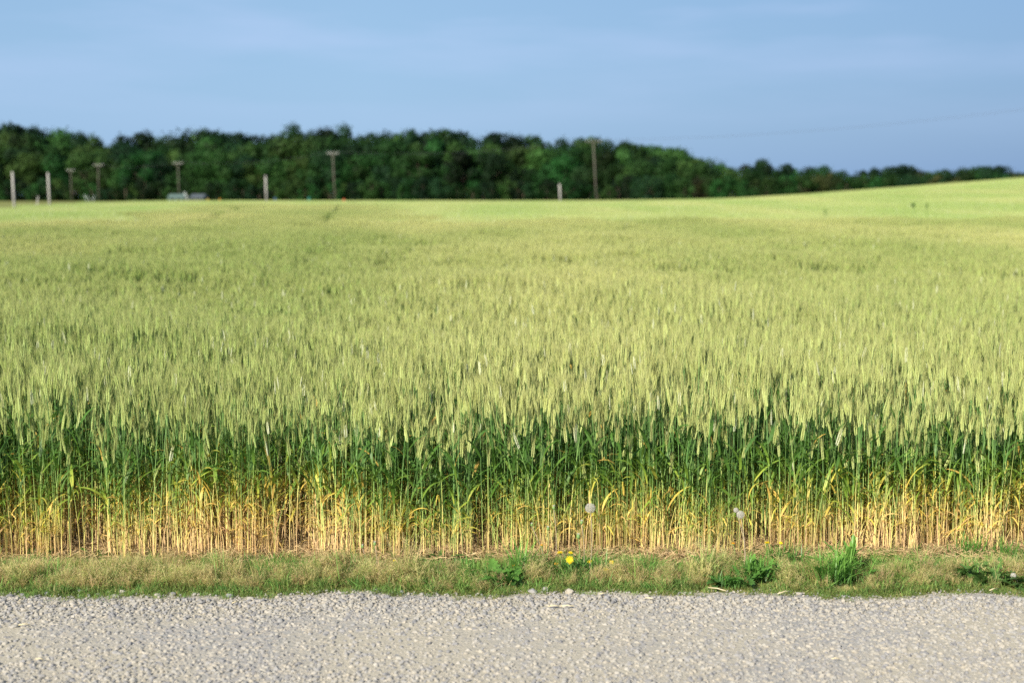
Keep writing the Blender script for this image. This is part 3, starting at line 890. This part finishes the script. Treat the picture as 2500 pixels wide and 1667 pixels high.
def bud(px, py, bx, by, label, tip=M_fluff, s=1.0, mat=M_rstem):
    foot = on_ground(bx, by); tp = at(px, py, foot.y)
    root = empty('dandelion_bud', foot); tag(root, label, 'dandelion', 'closed dandelion buds')
    top = tp - foot
    flower_stem(root, top, 0.0017, mat, 0.008)
    mb = MB(); r = 0.0075 * s
    mb.tube([(0, 0, -0.001), (0, 0, 0.004 * s), (0, 0, 0.012 * s), (0, 0, 0.018 * s)], [r * 0.4, r, r * 0.85, r * 0.45], 8, cap=True)
    mb.build('calyx', [M_calyx], root, smooth=True, loc=top)
    mb = MB()
    for j in range(26):
        a = 2.4 * j; rr = r * 0.7 * math.sqrt(j / 26)
        c = Vector((rr * math.cos(a), rr * math.sin(a), 0.014 * s))
        mb.strip([c, c + Vector((c.x * 0.4, c.y * 0.4, 0.006 * s))], [0.001, 0.0018], Vector((math.sin(a), math.cos(a), 0)))
    mb.build('tuft', [tip], root, loc=top)
    return root
bud(1420, 1279, 1424, 1400, 'closed dandelion bud with white tip, just left below the largest round seed head')
bud(1412, 1314, 1411, 1395, 'plump green dandelion bud with white tip, lowest bud left of the largest seed head', s=1.25, mat=M_gstem)
bud(1352, 1243, 1356, 1380, 'tallest closed dandelion bud, on a long pinkish stalk left of the seed head')
bud(1338, 1294, 1330, 1385, 'closed green dandelion bud lower left of the tallest bud', mat=M_gstem)
bud(1298, 1284, 1334, 1385, 'small brown dandelion bud on a stalk leaning left, leftmost of the bud group', s=0.8)
bud(915, 1331, 917, 1405, 'pale fluffy dandelion bud, right one of the pair in the left half of the verge')
bud(885, 1337, 895, 1402, 'pale dandelion bud, left one of the short pair in the left half of the verge', s=0.85)

def yellow_flower(px, py, bx, by, rad, label, face=0.5, mat=M_yellow, droopy=0.0, petals=46):
    gg = random.Random(int(px * 3))
    foot = on_ground(bx, by); tp = at(px, py, foot.y)
    root = empty('dandelion_flower', foot); tag(root, label, 'flower', 'yellow dandelion flowers')
    top = tp - foot
    flower_stem(root, top, 0.0016, M_gstem, 0.006)
    mb = MB()
    for ring, (rr, up_) in enumerate(((1.0, 0.15), (0.75, 0.45), (0.45, 0.8))):
        for j in range(petals // 3):
            a = 2 * PI * j / (petals // 3) + ring * 0.21 + gg.uniform(-.08, .08); d = Vector((math.cos(a), math.sin(a), up_)).normalized()
            L_ = rad * rr * gg.uniform(0.85, 1.1)
            s_ = Vector((-math.sin(a), math.cos(a), 0))
            mb.strip([Vector((0, 0, 0.001 * ring)), d * L_ * 0.6 + Vector((0, 0, .001)), d * L_], [0.0015, 0.0036, 0.0028], s_)
    o = mb.build('petals', [mat], root, loc=top); o.rotation_euler = (face, gg.uniform(-.2, .2), 0)
    mb = MB(); mb.tube([(0, 0, -0.010), (0, 0, -0.006), (0, 0, 0.001)], [0.002, 0.0055, 0.006], 8, cap=True)
    c = mb.build('calyx', [M_calyx], root, smooth=True, loc=top); c.rotation_euler = (face * 0.6, 0, 0)
    return root
yellow_flower(1391, 1366, 1392, 1416, 0.019, 'brightest fully open yellow dandelion flower, facing the road', face=1.15)
yellow_flower(1367, 1349, 1370, 1395, 0.0165, 'flat open yellow flower on a pale stalk, upper left of the brightest flower', face=0.1)
yellow_flower(1393, 1349, 1396, 1385, 0.012, 'small pale yellow flower directly above the brightest flower', face=0.3)
yellow_flower(1441, 1371, 1444, 1400, 0.013, 'yellow flower hanging low beside the foot of the largest seed head stalk', face=0.5)
yellow_flower(1493, 1372, 1494, 1400, 0.011, 'small yellow flower right of the seed head stalk, higher of the two there', face=0.9)
yellow_flower(1480, 1391, 1482, 1412, 0.0165, 'wide flat yellow flower low on the verge right of the seed head stalk', face=0.25)
yellow_flower(1873, 1325, 1876, 1400, 0.0145, 'flat yellow flower against the straw, right of the double seed head', face=0.05)
yellow_flower(1906, 1325, 1890, 1395, 0.0085, 'small half closed yellow flower on a leaning stalk beside the flat one', face=0.6)
yellow_flower(1790, 1326, 1793, 1380, 0.009, 'small orange flower bud below the double seed head', face=0.2, mat=M_orange)
yellow_flower(1322, 1330, 1324, 1375, 0.007, 'small orange yellow bud among the bud stalks before the straw', face=0.4, mat=M_orange)
yellow_flower(1254, 1380, 1258, 1410, 0.009, 'small orange flower in the tall thin grass tuft', face=0.4, mat=M_orange)
yellow_flower(962, 1368, 964, 1395, 0.007, 'tiny yellow flower in dry grass right of the short bud pair', face=0.5)
yellow_flower(1358, 1376, 1360, 1400, 0.009, 'faded orange flower left of the brightest flower', face=0.6, mat=M_orange)

# pale straws lying on the gravel
M_straw = plain_mat('pale_straw', (0.72, 0.62, 0.38), 0.6, 0.3, 0.15, 60)
for i, (px, py, L_, a, lab) in enumerate((
        (1352, 1491, 0.05, 0.05, 'short pale straw on the gravel, left one of the middle pair'), (1386, 1491, 0.06, -0.02, 'pale straw on the gravel, right one of the middle pair'),
        (1471, 1461, 0.03, 0.1, 'short pale straw at the gravel edge below the seed head'), (1584, 1472, 0.035, -0.3, 'short pale straw on the gravel right of the seed head'),
        (1750, 1449, 0.09, -0.35, 'long bent straw at the gravel edge below the rosette weed'), (1915, 1457, 0.08, 0.3, 'long pale straw at the gravel edge left of the largest tussock'),
        (60, 1537, 0.045, 0.1, 'pale straw on the gravel at the left end of the road'), (52, 1476, 0.03, 1.1, 'short upright lying straw near the left end of the gravel edge'),
        (97, 1622, 0.03, 0.0, 'short white straw low on the gravel at the left'), (2040, 1621, 0.03, 0.0, 'short pale straw low on the gravel at the right'),
        (575, 1482, 0.035, 0.4, 'pale straw near the gravel edge in the left part'), (2425, 1450, 0.05, 0.3, 'pale straw at the gravel edge below the rightmost weed'))):
    p = on_ground(px, py)
    mb = MB()
    d = Vector((math.cos(a), math.sin(a) * 2, 0)).normalized() * L_ / 2
    mb.tube([-d, Vector((0, 0, 0.004)), d], [0.0022, 0.0024, 0.0018], 6, cap=True)
    o = mb.build('straw', [M_straw], smooth=True, loc=(p.x, p.y, 0.022))
    tag(o, lab, 'straw', 'loose straws on the gravel')

# ------------------------------------------------------------------ tall weeds above the crop on the right
def tall_weed(px, py_top, py_mid, dist, label, w):
    gg = random.Random(px)
    top = at(px, py_top, dist); z0 = terrain(top.x, dist)
    root = empty('tall_weed', (top.x, dist, z0)); tag(root, label, 'weed', 'dark weeds above the crop')
    h = top.z - z0
    mb = MB(); mb.tube([(0, 0, 0), (0.02, 0, h * 0.5), (0, 0, h * 0.95)], [0.012, 0.01, 0.008], 5); mb.build('stem', [M_broad_dark], root)
    mb = MB()
    for k in range(40 if w > 0.1 else 18):
        z = h - 0.08 - abs(gg.gauss(0, 0.10)) ; mb.cur = gg.random()
        add_leaf(mb, Vector((gg.gauss(0, w * 0.2), gg.gauss(0, w * 0.2), z - 0.1)), gg.uniform(0, 6.28), gg.uniform(0.06, 0.15), 0.045, gg.uniform(-0.2, 1.3), 0.8, gg, 3)
    mb.build('leaves', [M_broad_dark], root)
tall_weed(2230, 489, 500, 62, 'largest dark weed poking above the wheat on the right, left one of the pair', 0.16)
tall_weed(2263, 489, 499, 62, 'thinner dark weed poking above the wheat, right one of the pair', 0.09)
tall_weed(2015, 505, 509, 60, 'small dark weed poking above the wheat, well left of the pair', 0.06)

# ------------------------------------------------------------------ utility poles and posts
M_pole = plain_mat('weathered_pole_wood', (0.14, 0.13, 0.105), 0.9, 0.1, 0.25, 3, stretch=(6, 6, 0.4))
M_post = plain_mat('pale_post_wood', (0.46, 0.44, 0.40), 0.9, 0.1, 0.25, 3, stretch=(6, 6, 0.4))
M_ins = plain_mat('insulator', (0.45, 0.45, 0.46), 0.3, 0.5, 0.05, 5)
M_wire = plain_mat('wire', (0.09, 0.09, 0.10), 0.5, 0.4, 0.1, 5)
pole_tops = []
for px_t, py_t, px_b, D, arm, lab in (
        (1448, 341, 1457, 250, 2.8, 'tallest utility pole with crossarm, right of centre before the wood'),
        (812, 370, 818, 300, 2.4, 'utility pole with crossarm left of centre, second tallest'),
        (434, 395, 438, 365, 2.4, 'utility pole with crossarm standing beside the grey roofed shed'),
        (240, 400, 240, 405, 2.6, 'utility pole with crossarm left of the shed, between the short post and the shed'),
        (172, 413, 175, 428, 2.2, 'faintest and farthest utility pole, dark shaft with pale crossarm at the left')):
    t = at(px_t, py_t, D); z0 = terrain(t.x, D); b = at(px_b, 489, D); b.z = z0
    ext = (t - b)
    root = empty('utility_pole', b); tag(root, lab, 'utility pole', 'utility poles crossing behind the field')
    mb = MB(); mb.tube([(0, 0, -0.3), tuple(ext * 0.5), tuple(ext)], [0.125, 0.11, 0.09], 10, cap=True)
    mb.build('shaft', [M_pole], root, smooth=True)
    top = ext * 0.96
    yaw = math.atan2(50, -52) + PI / 2
    d = Vector((math.cos(yaw), math.sin(yaw), 0))
    d = Vector((0.96, 0.28, 0))
    mb = MB(); s_ = Vector((-d.y, d.x, 0)) * 0.055 ; up_ = Vector((0, 0, 0.055))
    c = top - s_ * 2.6
    q = [c - d * arm / 2, c + d * arm / 2]
    vs = []
    for e in q:
        for a_, b_ in ((-1, -1), (1, -1), (1, 1), (-1, 1)): vs.append(mb.vert(e + s_ * a_ + up_ * b_))
    for j in range(4): mb.face(vs[j], vs[(j + 1) % 4], vs[4 + (j + 1) % 4], vs[4 + j])
    mb.face(vs[3], vs[2], vs[1], vs[0]); mb.face(*vs[4:])
    am = mb.build('crossarm', [M_post if D > 290 else M_pole], root)
    ends = []
    for k in (-0.92, -0.45, 0.5, 0.92):
        e = c + d * arm / 2 * k
        mb = MB(); mb.tube([(e.x, e.y, e.z + 0.10), (e.x, e.y, e.z + 0.2), (e.x, e.y, e.z + 0.36)], [0.05, 0.09, 0.05], 8, cap=True)
        mb.build('insulator', [M_ins], am, smooth=True)
        ends.append(b + e + Vector((0, 0, 0.36)))
    for sgn in (-1, 1):
        mb = MB(); mb.tube([tuple(ext * 0.86), tuple(c + d * sgn * arm * 0.28)], [0.02, 0.02], 5, cap=True)
        mb.build('brace', [M_pole], root)
    pole_tops.append(ends)
outer = [Vector((78 + k * 1.0, 190, 14.6)) for k in (0.0, 0.8, 1.9, 2.6)]
def wire(a, b, sag, lab):
    mb = MB(); n = 16
    o0 = a
    pts = [tuple(a.lerp(b, t / n) - o0 - Vector((0, 0, sag * 4 * (t / n) * (1 - t / n)))) for t in range(n + 1)]
    mb.tube(pts, [0.004] * (n + 1), 4)
    o = mb.build('power_line', [M_wire], loc=o0)
    tag(o, lab, 'power line', 'power lines between the poles')
names = ['tallest pole', 'second tallest pole', 'shed pole', 'next pole leftwards', 'farthest pole']
wn_ = ['left outer', 'left inner', 'right inner', 'right outer']
for k in range(4):
    wire(outer[k], pole_tops[0][k], 1.3, f'{wn_[k]} thin wire rising rightwards from the tallest pole')
for j in range(4):
    for k in range(4):
        wire(pole_tops[j][k], pole_tops[j + 1][k], 1.2, f'{wn_[k]} thin wire from the {names[j]} to the {names[j + 1]}')

for px_t, py_t, px_b, py_b, D, r, lab in (
        (30, 420, 35, 504, 112, 0.085, 'short pale leaning post without crossarm, nearest the left edge of the field'),
        (117, 422, 121, 499, 140, 0.095, 'short pale leaning post without crossarm, second from the left edge'),
        (648, 429, 651, 491, 240, 0.14, 'short pale post without crossarm, between the two tall poles on the left'),
        (1366, 449, 1368, 491, 240, 0.14, 'shortest pale post, standing just left of the tallest utility pole')):
    t = at(px_t, py_t, D); b = at(px_b, py_b, D); z0 = terrain(b.x, D)
    v = (t - b).normalized(); L_ = (t.z - z0) / v.z; foot = t - v * L_
    root = bpy.data.objects.new('wooden_post', None)
    mb = MB(); mb.tube([(0, 0, 0), tuple(v * L_ * 0.5), tuple(v * L_)], [r, r * 0.93, r * 0.85], 10, cap=True)
    o = mb.build('wooden_post', [M_post], smooth=True, loc=foot)
    tag(o, lab, 'post', 'short posts at the far edge of the field')

# pale slender braces and stakes near the poles at the left
M_pale = plain_mat('pale_galvanised', (0.48, 0.52, 0.50), 0.5, 0.4, 0.1, 3)
def slim(px_t, py_t, px_b, D, r, name, lab, mat, cat):
    t = at(px_t, py_t, D); b = at(px_b, 489, D); z0 = terrain(b.x, D); b.z = z0
    mb = MB(); mb.tube([(0, 0, 0), tuple((t - b) * 0.5), tuple(t - b)], [r, r, r * 0.8], 6, cap=True)
    o = mb.build(name, [mat], smooth=True, loc=b); tag(o, lab, cat)
slim(205, 476, 215, 300, 0.05, 'leaning_stake', 'left pale stake leaning over at the far field edge, left of the second pole', M_pale, 'stake')
slim(213, 478, 223, 300, 0.05, 'leaning_stake', 'second pale stake leaning beside the leftmost stake', M_pale, 'stake')
slim(230, 477, 226, 300, 0.06, 'leaning_stake', 'pale upright stake just left of the second pole', M_pale, 'stake')
slim(93, 479, 88, 140, 0.06, 'leaning_stake', 'short brownish stake between the two short posts at the left', M_post, 'stake')
slim(449, 468, 459, 330, 0.08, 'guy_brace', 'pale slanting brace right of the pole by the shed', M_pale, 'brace')
slim(452, 470, 462, 330, 0.06, 'guy_brace', 'thin pale brace just right of the slanting brace by the shed', M_pale, 'brace')

# low shed and trailer behind the field edge
M_roof = plain_mat('grey_sheet_roof', (0.10, 0.12, 0.13), 0.6, 0.3, 0.15, 2)
M_wallg = plain_mat('shed_wall', (0.11, 0.13, 0.12), 0.8, 0.2, 0.15, 2)
M_white = plain_mat('pale_green_sheet', (0.12, 0.18, 0.155), 0.6, 0.3, 0.15, 1.5)
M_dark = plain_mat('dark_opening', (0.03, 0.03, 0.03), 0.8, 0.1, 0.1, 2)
def shed(px0, px1, py_top, D, depth, wall_m, roof_m, name, lab, cat, door=True):
    a = at(px0, py_top, D); b = at(px1, py_top, D); w = b.x - a.x; z0 = terrain(a.x, D)
    h = a.z - z0
    root = empty(name, ((a.x + b.x) / 2, D, z0)); tag(root, lab, cat)
    mb = MB(); mb.box((-w / 2, 0, 0), (w / 2, depth, h * 0.62)); mb.build('wall', [wall_m], root)
    mb = MB()
    e = 0.3
    v = [mb.vert(p) for p in ((-w/2-e, -e, h*0.6), (w/2+e, -e, h*0.6), (w/2+e*.3, depth/2, h), (-w/2-e*.3, depth/2, h), (-w/2-e, depth+e, h*0.6), (w/2+e, depth+e, h*0.6))]
    mb.face(v[0], v[1], v[2], v[3]); mb.face(v[3], v[2], v[5], v[4]); mb.face(v[0], v[3], v[4]); mb.face(v[1], v[5], v[2]); mb.face(v[0], v[4], v[5], v[1])
    mb.build('roof', [roof_m], root)
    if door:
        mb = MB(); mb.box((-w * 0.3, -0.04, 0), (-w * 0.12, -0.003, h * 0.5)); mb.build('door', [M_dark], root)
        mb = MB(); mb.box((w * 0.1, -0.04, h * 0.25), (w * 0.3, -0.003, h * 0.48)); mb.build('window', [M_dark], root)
    return root
shed(464, 494, 474, 345, 6, M_wallg, M_roof, 'shed', 'low shed with grey roof right of the crossarm pole behind the field', 'shed')
shed(410, 447, 474, 350, 5, M_white, M_white, 'trailer', 'low pale green trailer behind the pole, left of the grey roofed shed', 'trailer')

# small coloured markers at the far edge
def marker(px, py_top, wpx, D, c, name, lab, cat, cone=False):
    m = plain_mat(name + '_paint', c, 0.5, 0.4, 0.1, 3)
    t = at(px, py_top + 1.5, D); z0 = terrain(t.x, D); h = t.z - z0; r = 0.7 * wpx / F_PX * D / 2
    mb = MB()
    if cone: mb.tube([(0,0,0), (0,0,0.06), (0,0,0.07), (0,0,h)], [r*1.5, r*1.5, r, r*0.35], 12, cap=True)
    else: mb.tube([(0,0,0), (0,0,h*0.3), (0,0,h*0.33), (0,0,h*0.64), (0,0,h*0.67), (0,0,h)], [r*.95, r*.95, r*1.02, r*1.02, r*.95, r*.92], 14, cap=True)
    o = mb.build(name, [m], smooth=False, loc=(t.x, D, z0)); tag(o, lab, cat)
marker(508, 484, 6, 262, (0.55, 0.38, 0.03), 'barrel', 'small yellow barrel right of the shed, left one of the yellow pair', 'barrel')
marker(537, 484, 6, 262, (0.6, 0.30, 0.03), 'barrel', 'small orange yellow barrel right of the shed, right one of the pair', 'barrel')
marker(672, 481, 7, 262, (0.03, 0.07, 0.22), 'barrel', 'small blue barrel just right of the short post', 'barrel')
marker(755, 480, 10, 262, (0.02, 0.17, 0.13), 'barrel', 'teal green barrel left of the second tallest pole', 'barrel')
marker(840, 485, 8, 262, (0.80, 0.14, 0.06), 'barrel', 'orange red barrel right of the second tallest pole', 'barrel')

# ------------------------------------------------------------------ trees
def crown_mat(name, c):
    m, N, L = newmat(name)
    oi = N.new('ShaderNodeObjectInfo'); ar = N.new('ShaderNodeAttribute'); ar.attribute_name = 'rnd'
    hs = N.new('ShaderNodeHueSaturation'); hs.inputs['Color'].default_value = (*c, 1)
    L.new(math_node(N, L, 'ADD', math_node(N, L, 'MULTIPLY', math_node(N, L, 'FRACT', math_node(N, L, 'MULTIPLY', oi.outputs['Random'], 9.1)), 0.05), 0.475), hs.inputs['Hue'])
    v = math_node(N, L, 'MULTIPLY', math_node(N, L, 'ADD', math_node(N, L, 'MULTIPLY', oi.outputs['Random'], 1.3), 0.4),
                  math_node(N, L, 'ADD', math_node(N, L, 'MULTIPLY', ar.outputs['Fac'], 1.0), 0.45))
    L.new(v, hs.inputs['Value'])
    pr = N.new('ShaderNodeBsdfPrincipled'); pr.inputs['Roughness'].default_value = 0.6; pr.inputs['Specular IOR Level'].default_value = 0.12
    L.new(hs.outputs[0], pr.inputs['Base Color'])
    tr = N.new('ShaderNodeBsdfTranslucent'); L.new(hs.outputs[0], tr.inputs['Color'])
    ms = N.new('ShaderNodeMixShader'); ms.inputs['Fac'].default_value = 0.2
    L.new(pr.outputs[0], ms.inputs[1]); L.new(tr.outputs[0], ms.inputs[2])
    out = N.new('ShaderNodeOutputMaterial'); L.new(ms.outputs[0], out.inputs['Surface'])
    return m
M_crowns = [crown_mat('foliage_deep', (0.010, 0.033, 0.010)), crown_mat('foliage_mid', (0.018, 0.056, 0.012)), crown_mat('foliage_olive', (0.030, 0.074, 0.016)), crown_mat('foliage_brown', (0.04, 0.05, 0.016))]
M_trunk = plain_mat('bark', (0.10, 0.08, 0.06), 0.9, 0.1, 0.3, 4)

def crown_mesh(kind, seed):
    """unit crown: height 1 (z 0.12..1), width about kind's aspect"""
    gg = random.Random(seed); mb = MB()
    asp = {'round': 0.42, 'wide': 0.55, 'tall': 0.28, 'bush': 0.62}[kind]
    lobes = []
    nl = 13
    zlo = 0.0 if kind == 'bush' else 0.2
    for k in range(nl):
        z = gg.uniform(zlo, 0.9)
        prof = math.sin(PI * min(1, max(0.05, (z - zlo + 0.12) / (1.12 - zlo)))) ** 0.7
        a = gg.uniform(0, 6.28); rr = asp * prof * math.sqrt(gg.uniform(0.1, 1)) * 0.8
        r = gg.uniform(0.13, 0.26) * (0.7 if kind == 'tall' else 1)
        lobes.append((Vector((rr * math.cos(a), rr * math.sin(a), min(z, 1 - r))), r))
    lobes.append((Vector((gg.uniform(-.08, .08), gg.uniform(-.08, .08), 0.85)), 0.15))
    for c, r in lobes:
        lc = gg.uniform(0.1, 0.9)
        for _ in range(260):
            d = Vector((gg.gauss(0, 1), gg.gauss(0, 1), gg.gauss(0, 1))).normalized()
            p = c + d * r * (gg.uniform(0.35, 1.0) ** 0.4) * (1 + 0.25 * (gg.random() < 0.12))
            nrm = (d + Vector((gg.gauss(0, .28), gg.gauss(0, .28), gg.gauss(0, .28)))).normalized()
            u = nrm.cross(Vector((gg.gauss(0, 1), gg.gauss(0, 1), gg.gauss(0, 1)))).normalized(); v = nrm.cross(u)
            s = gg.uniform(0.012, 0.03)
            mb.cur = min(1, max(0, lc * 0.6 + 0.4 * gg.random()))
            i = [mb.vert(p + u * s, 0), mb.vert(p + v * s * 0.8, 0), mb.vert(p - u * s, 0), mb.vert(p - v * s * 0.8, 0)]
            mb.face(*i)
    return mb
def trunk_mesh(seed):
    gg = random.Random(seed); mb = MB()
    mb.tube([(0, 0, -0.02), (0.005, 0, 0.2), (0.01, 0.01, 0.45), (0, 0, 0.75)], [0.026, 0.020, 0.014, 0.005], 7)
    for k in range(6):
        a = gg.uniform(0, 6.28); z = gg.uniform(0.22, 0.5)
        mb.tube([(0, 0, z), (math.cos(a) * 0.12, math.sin(a) * 0.12, z + 0.12), (math.cos(a) * 0.24, math.sin(a) * 0.24, z + 0.2)], [0.010, 0.006, 0.002], 5)
    return mb
CM = {}
for ki, kind in enumerate(('round', 'wide', 'tall', 'bush')):
    for s in range(3):
        for mi in range(4):
            pass
        CM[kind, s] = crown_mesh(kind, 100 + ki * 10 + s)
crown_cache = {}
def crown_data(kind, s, mi):
    key = (kind, s, mi)
    if key not in crown_cache: crown_cache[key] = CM[kind, s].mesh('crown', [M_crowns[mi]])
    return crown_cache[key]
trunk_data = [trunk_mesh(k).mesh('trunk', [M_trunk], True) for k in range(3)]
gt = random.Random(5)
def tree(px, py_top, D, kind, mi, label, group, name='broadleaf_tree', widthf=1.0):
    t = at(px, py_top, D); z0 = terrain(t.x, D) if D < 300 else 0.0
    h = t.z - z0
    root = empty(name, (t.x, D, z0), gt.uniform(0, 6.28)); tag(root, label, 'bush' if kind == 'bush' else 'tree', group)
    root.scale = (h * widthf, h * widthf, h)
    c = bpy.data.objects.new('crown', crown_data(kind, gt.randrange(3), mi)); COL.objects.link(c); c.parent = root
    k = bpy.data.objects.new('trunk', gt.choice(trunk_data)); COL.objects.link(k); k.parent = root
    return root
def wood_D(px):                       # distance of the wood's front edge
    return 455 - 60 * min(1, px / 1700.0)
SK = [(-60,300),(0,308),(29,302),(60,312),(90,313),(130,327),(152,318),(202,326),(235,333),(307,331),(343,322),(365,333),(408,334),(452,336),
      (488,318),(506,316),(540,328),(571,323),(614,331),(661,332),(690,334),(723,303),(752,320),(777,314),(795,316),(817,327),(846,304),(872,331),(912,327),
      (952,323),(981,331),(1010,318),(1031,327),(1053,327),(1082,318),(1104,320),(1143,337),(1190,332),(1216,326),(1234,327),(1260,338),(1295,333),
      (1324,343),(1371,338),(1414,340),(1443,337),(1487,342),(1516,345)]
special = {29: 'tallest dark tree crown on the skyline at the left edge of the wood', 343: 'tree crown rising in a small peak above the shed side of the wood',
           506: 'bushy tree crown forming the hump on the skyline between the shed and the short post',
           723: 'tall broad tree crown standing well above the wood, left of the second tallest pole',
           777: 'smaller tree crown on the skyline between the two tall crowns',
           846: 'round tree crown standing above the wood, right of the second tallest pole',
           1010: 'dark tree crown with a peaked top right of the round one', 1082: 'darkest broad tree crown at the middle of the skyline',
           1216: 'tree crown with two small peaks left of the tallest pole', 1295: 'rounded tree crown just left of the tallest pole'}
for px, py in SK:
    D = wood_D(px) + 38 + gt.uniform(-6, 6)
    kind = 'tall' if px in (29, 1010, 1216) else ('round' if px in (723, 846, 506) else gt.choice(('round', 'round', 'wide')))
    lab = special.get(px, 'dark green tree crown along the upper skyline of the wood')
    tree(px, py - 3, D, kind, gt.choice((0, 0, 1)), lab, None if px in special else 'trees along the skyline of the wood', widthf=0.62 if px in (723, 777, 846) else gt.uniform(0.6, 0.95))
def sky_y(px):
    for (a, b), (c, d) in zip(SK, SK[1:]):
        if a <= px <= c: return b + (d - b) * (px - a) / (c - a)
    return 340
px = -70
while px < 1540:
    tree(px, sky_y(px) + gt.uniform(14, 34), wood_D(px) + 24 + gt.uniform(-5, 5), gt.choice(('round', 'wide', 'tall')), gt.choice((0, 0, 1, 2, 2)), 'leafy green tree in the middle depth of the wood', 'trees in the middle of the wood')
    px += gt.uniform(26, 40)
px = -80
while px < 1700:
    y0 = sky_y(px) if px < 1520 else 365
    tree(px, y0 + gt.uniform(38, 82), wood_D(px) + 8 + gt.uniform(-4, 4), gt.choice(('round', 'wide')), gt.choice((0, 1, 1, 2)), 'leafy green tree on the front edge of the wood', 'trees on the front edge of the wood')
    px += gt.uniform(28, 42)
px = -90
while px < 1740:
    tree(px + 9, gt.uniform(415, 450), wood_D(px) + 12 + gt.uniform(-3, 3), 'bush', gt.choice((0, 0, 1)), 'low dark bush at the foot of the wood', 'bushes along the foot of the wood', 'bush')
    tree(px, gt.uniform(430, 462), wood_D(px) - 4 + gt.uniform(-3, 3), 'bush', gt.choice((0, 0, 1, 1, 2)), 'low dark bush at the foot of the wood', 'bushes along the foot of the wood', 'bush')
    px += gt.uniform(17, 26)
# the farther ridge sloping down to the right of the tallest pole
for px, py in ((1530,350),(1544,352),(1566,353),(1588,356),(1613,361),(1635,361),(1655,363),(1672,376),(1686,384),(1700,387),(1713,388),(1560,372),(1600,378),(1640,384),(1680,398)):
    tree(px, py, 520 + gt.uniform(-10, 10), 'wide', 2, 'pale hazy green tree on the farther ridge right of the tallest pole', 'trees on the farther ridge')  # distance haze is put into the leaf colour by the lighter foliage
# hedge line of separate trees at the right
HG = [(1560,395,1,'wide',0),(1600,385,0,'round',0),(1640,390,1,'round',0),(1672,395,1,'round',0),(1705,398,1,'round',0),(1726,405,0,'wide',0),(1755,403,1,'round',0),(1787,413,1,'round',0),(1813,405,3,'round',0),(1838,413,1,'round',0),
      (1860,394,0,'tall','narrow dark tree standing highest in the hedge right of the ridge'),(1876,409,0,'round',0),(1896,418,1,'round',0),(1917,404,0,'tall','pointed green tree second highest in the hedge right of the ridge'),(1939,416,1,'wide',0),
      (1968,425,2,'round',0),(1979,411,0,'round',0),(2008,409,1,'round','rounded green tree in the hedge before the gap of sky'),(2030,424,3,'round','brownish tree in the hedge before the gap of sky'),(2051,420,0,'round',0),(2075,434,1,'round',0),(2105,420,0,'tall','small pointed tree just right of the low gap in the hedge'),
      (2138,414,0,'round',0),(2162,424,1,'round',0),(2190,411,0,'wide',0),(2214,407,0,'wide','dark dome shaped tree standing out of the hedge above the dark weed pair'),(2240,420,3,'round',0),(2264,423,2,'round',0),(2290,424,1,'round',0),(2311,418,2,'round',0),
      (2340,418,1,'round',0),(2358,413,1,'round',0),(2391,410,1,'wide',0),(2420,412,0,'round',0),(2443,409,0,'wide',0),(2465,424,3,'round',0),(2485,426,0,'round',0),(2510,424,0,'round',0),(2540,420,0,'round',0),(2570,418,1,'round',0)]
for px, py, mi, kind, lab in HG:
    tree(px, py - 5, 345 + gt.uniform(-8, 8), kind, gt.choice((1, 2)) if mi == 1 else mi, lab or 'small green tree in the hedge line beyond the rising field', None if lab else 'trees in the hedge line at the right', widthf=1.0)
px = 1540
while px < 2580:
    y0 = 440 if px < 1700 else 440 - (px - 1700) * 0.012
    tree(px, y0 - gt.uniform(0, 14), 322 + gt.uniform(-5, 5), 'bush', gt.choice((0, 1, 1, 2, 3)), 'low green bush in front of the hedge beyond the rising field', 'bushes before the hedge line', 'bush')
    px += gt.uniform(16, 26)
# lone yellow green conifer shaped bush
tree(978, 449, 300, 'tall', 2, 'slim yellow green young tree standing before the dark wood, right of the second tallest pole', None, 'young_tree', widthf=0.6)
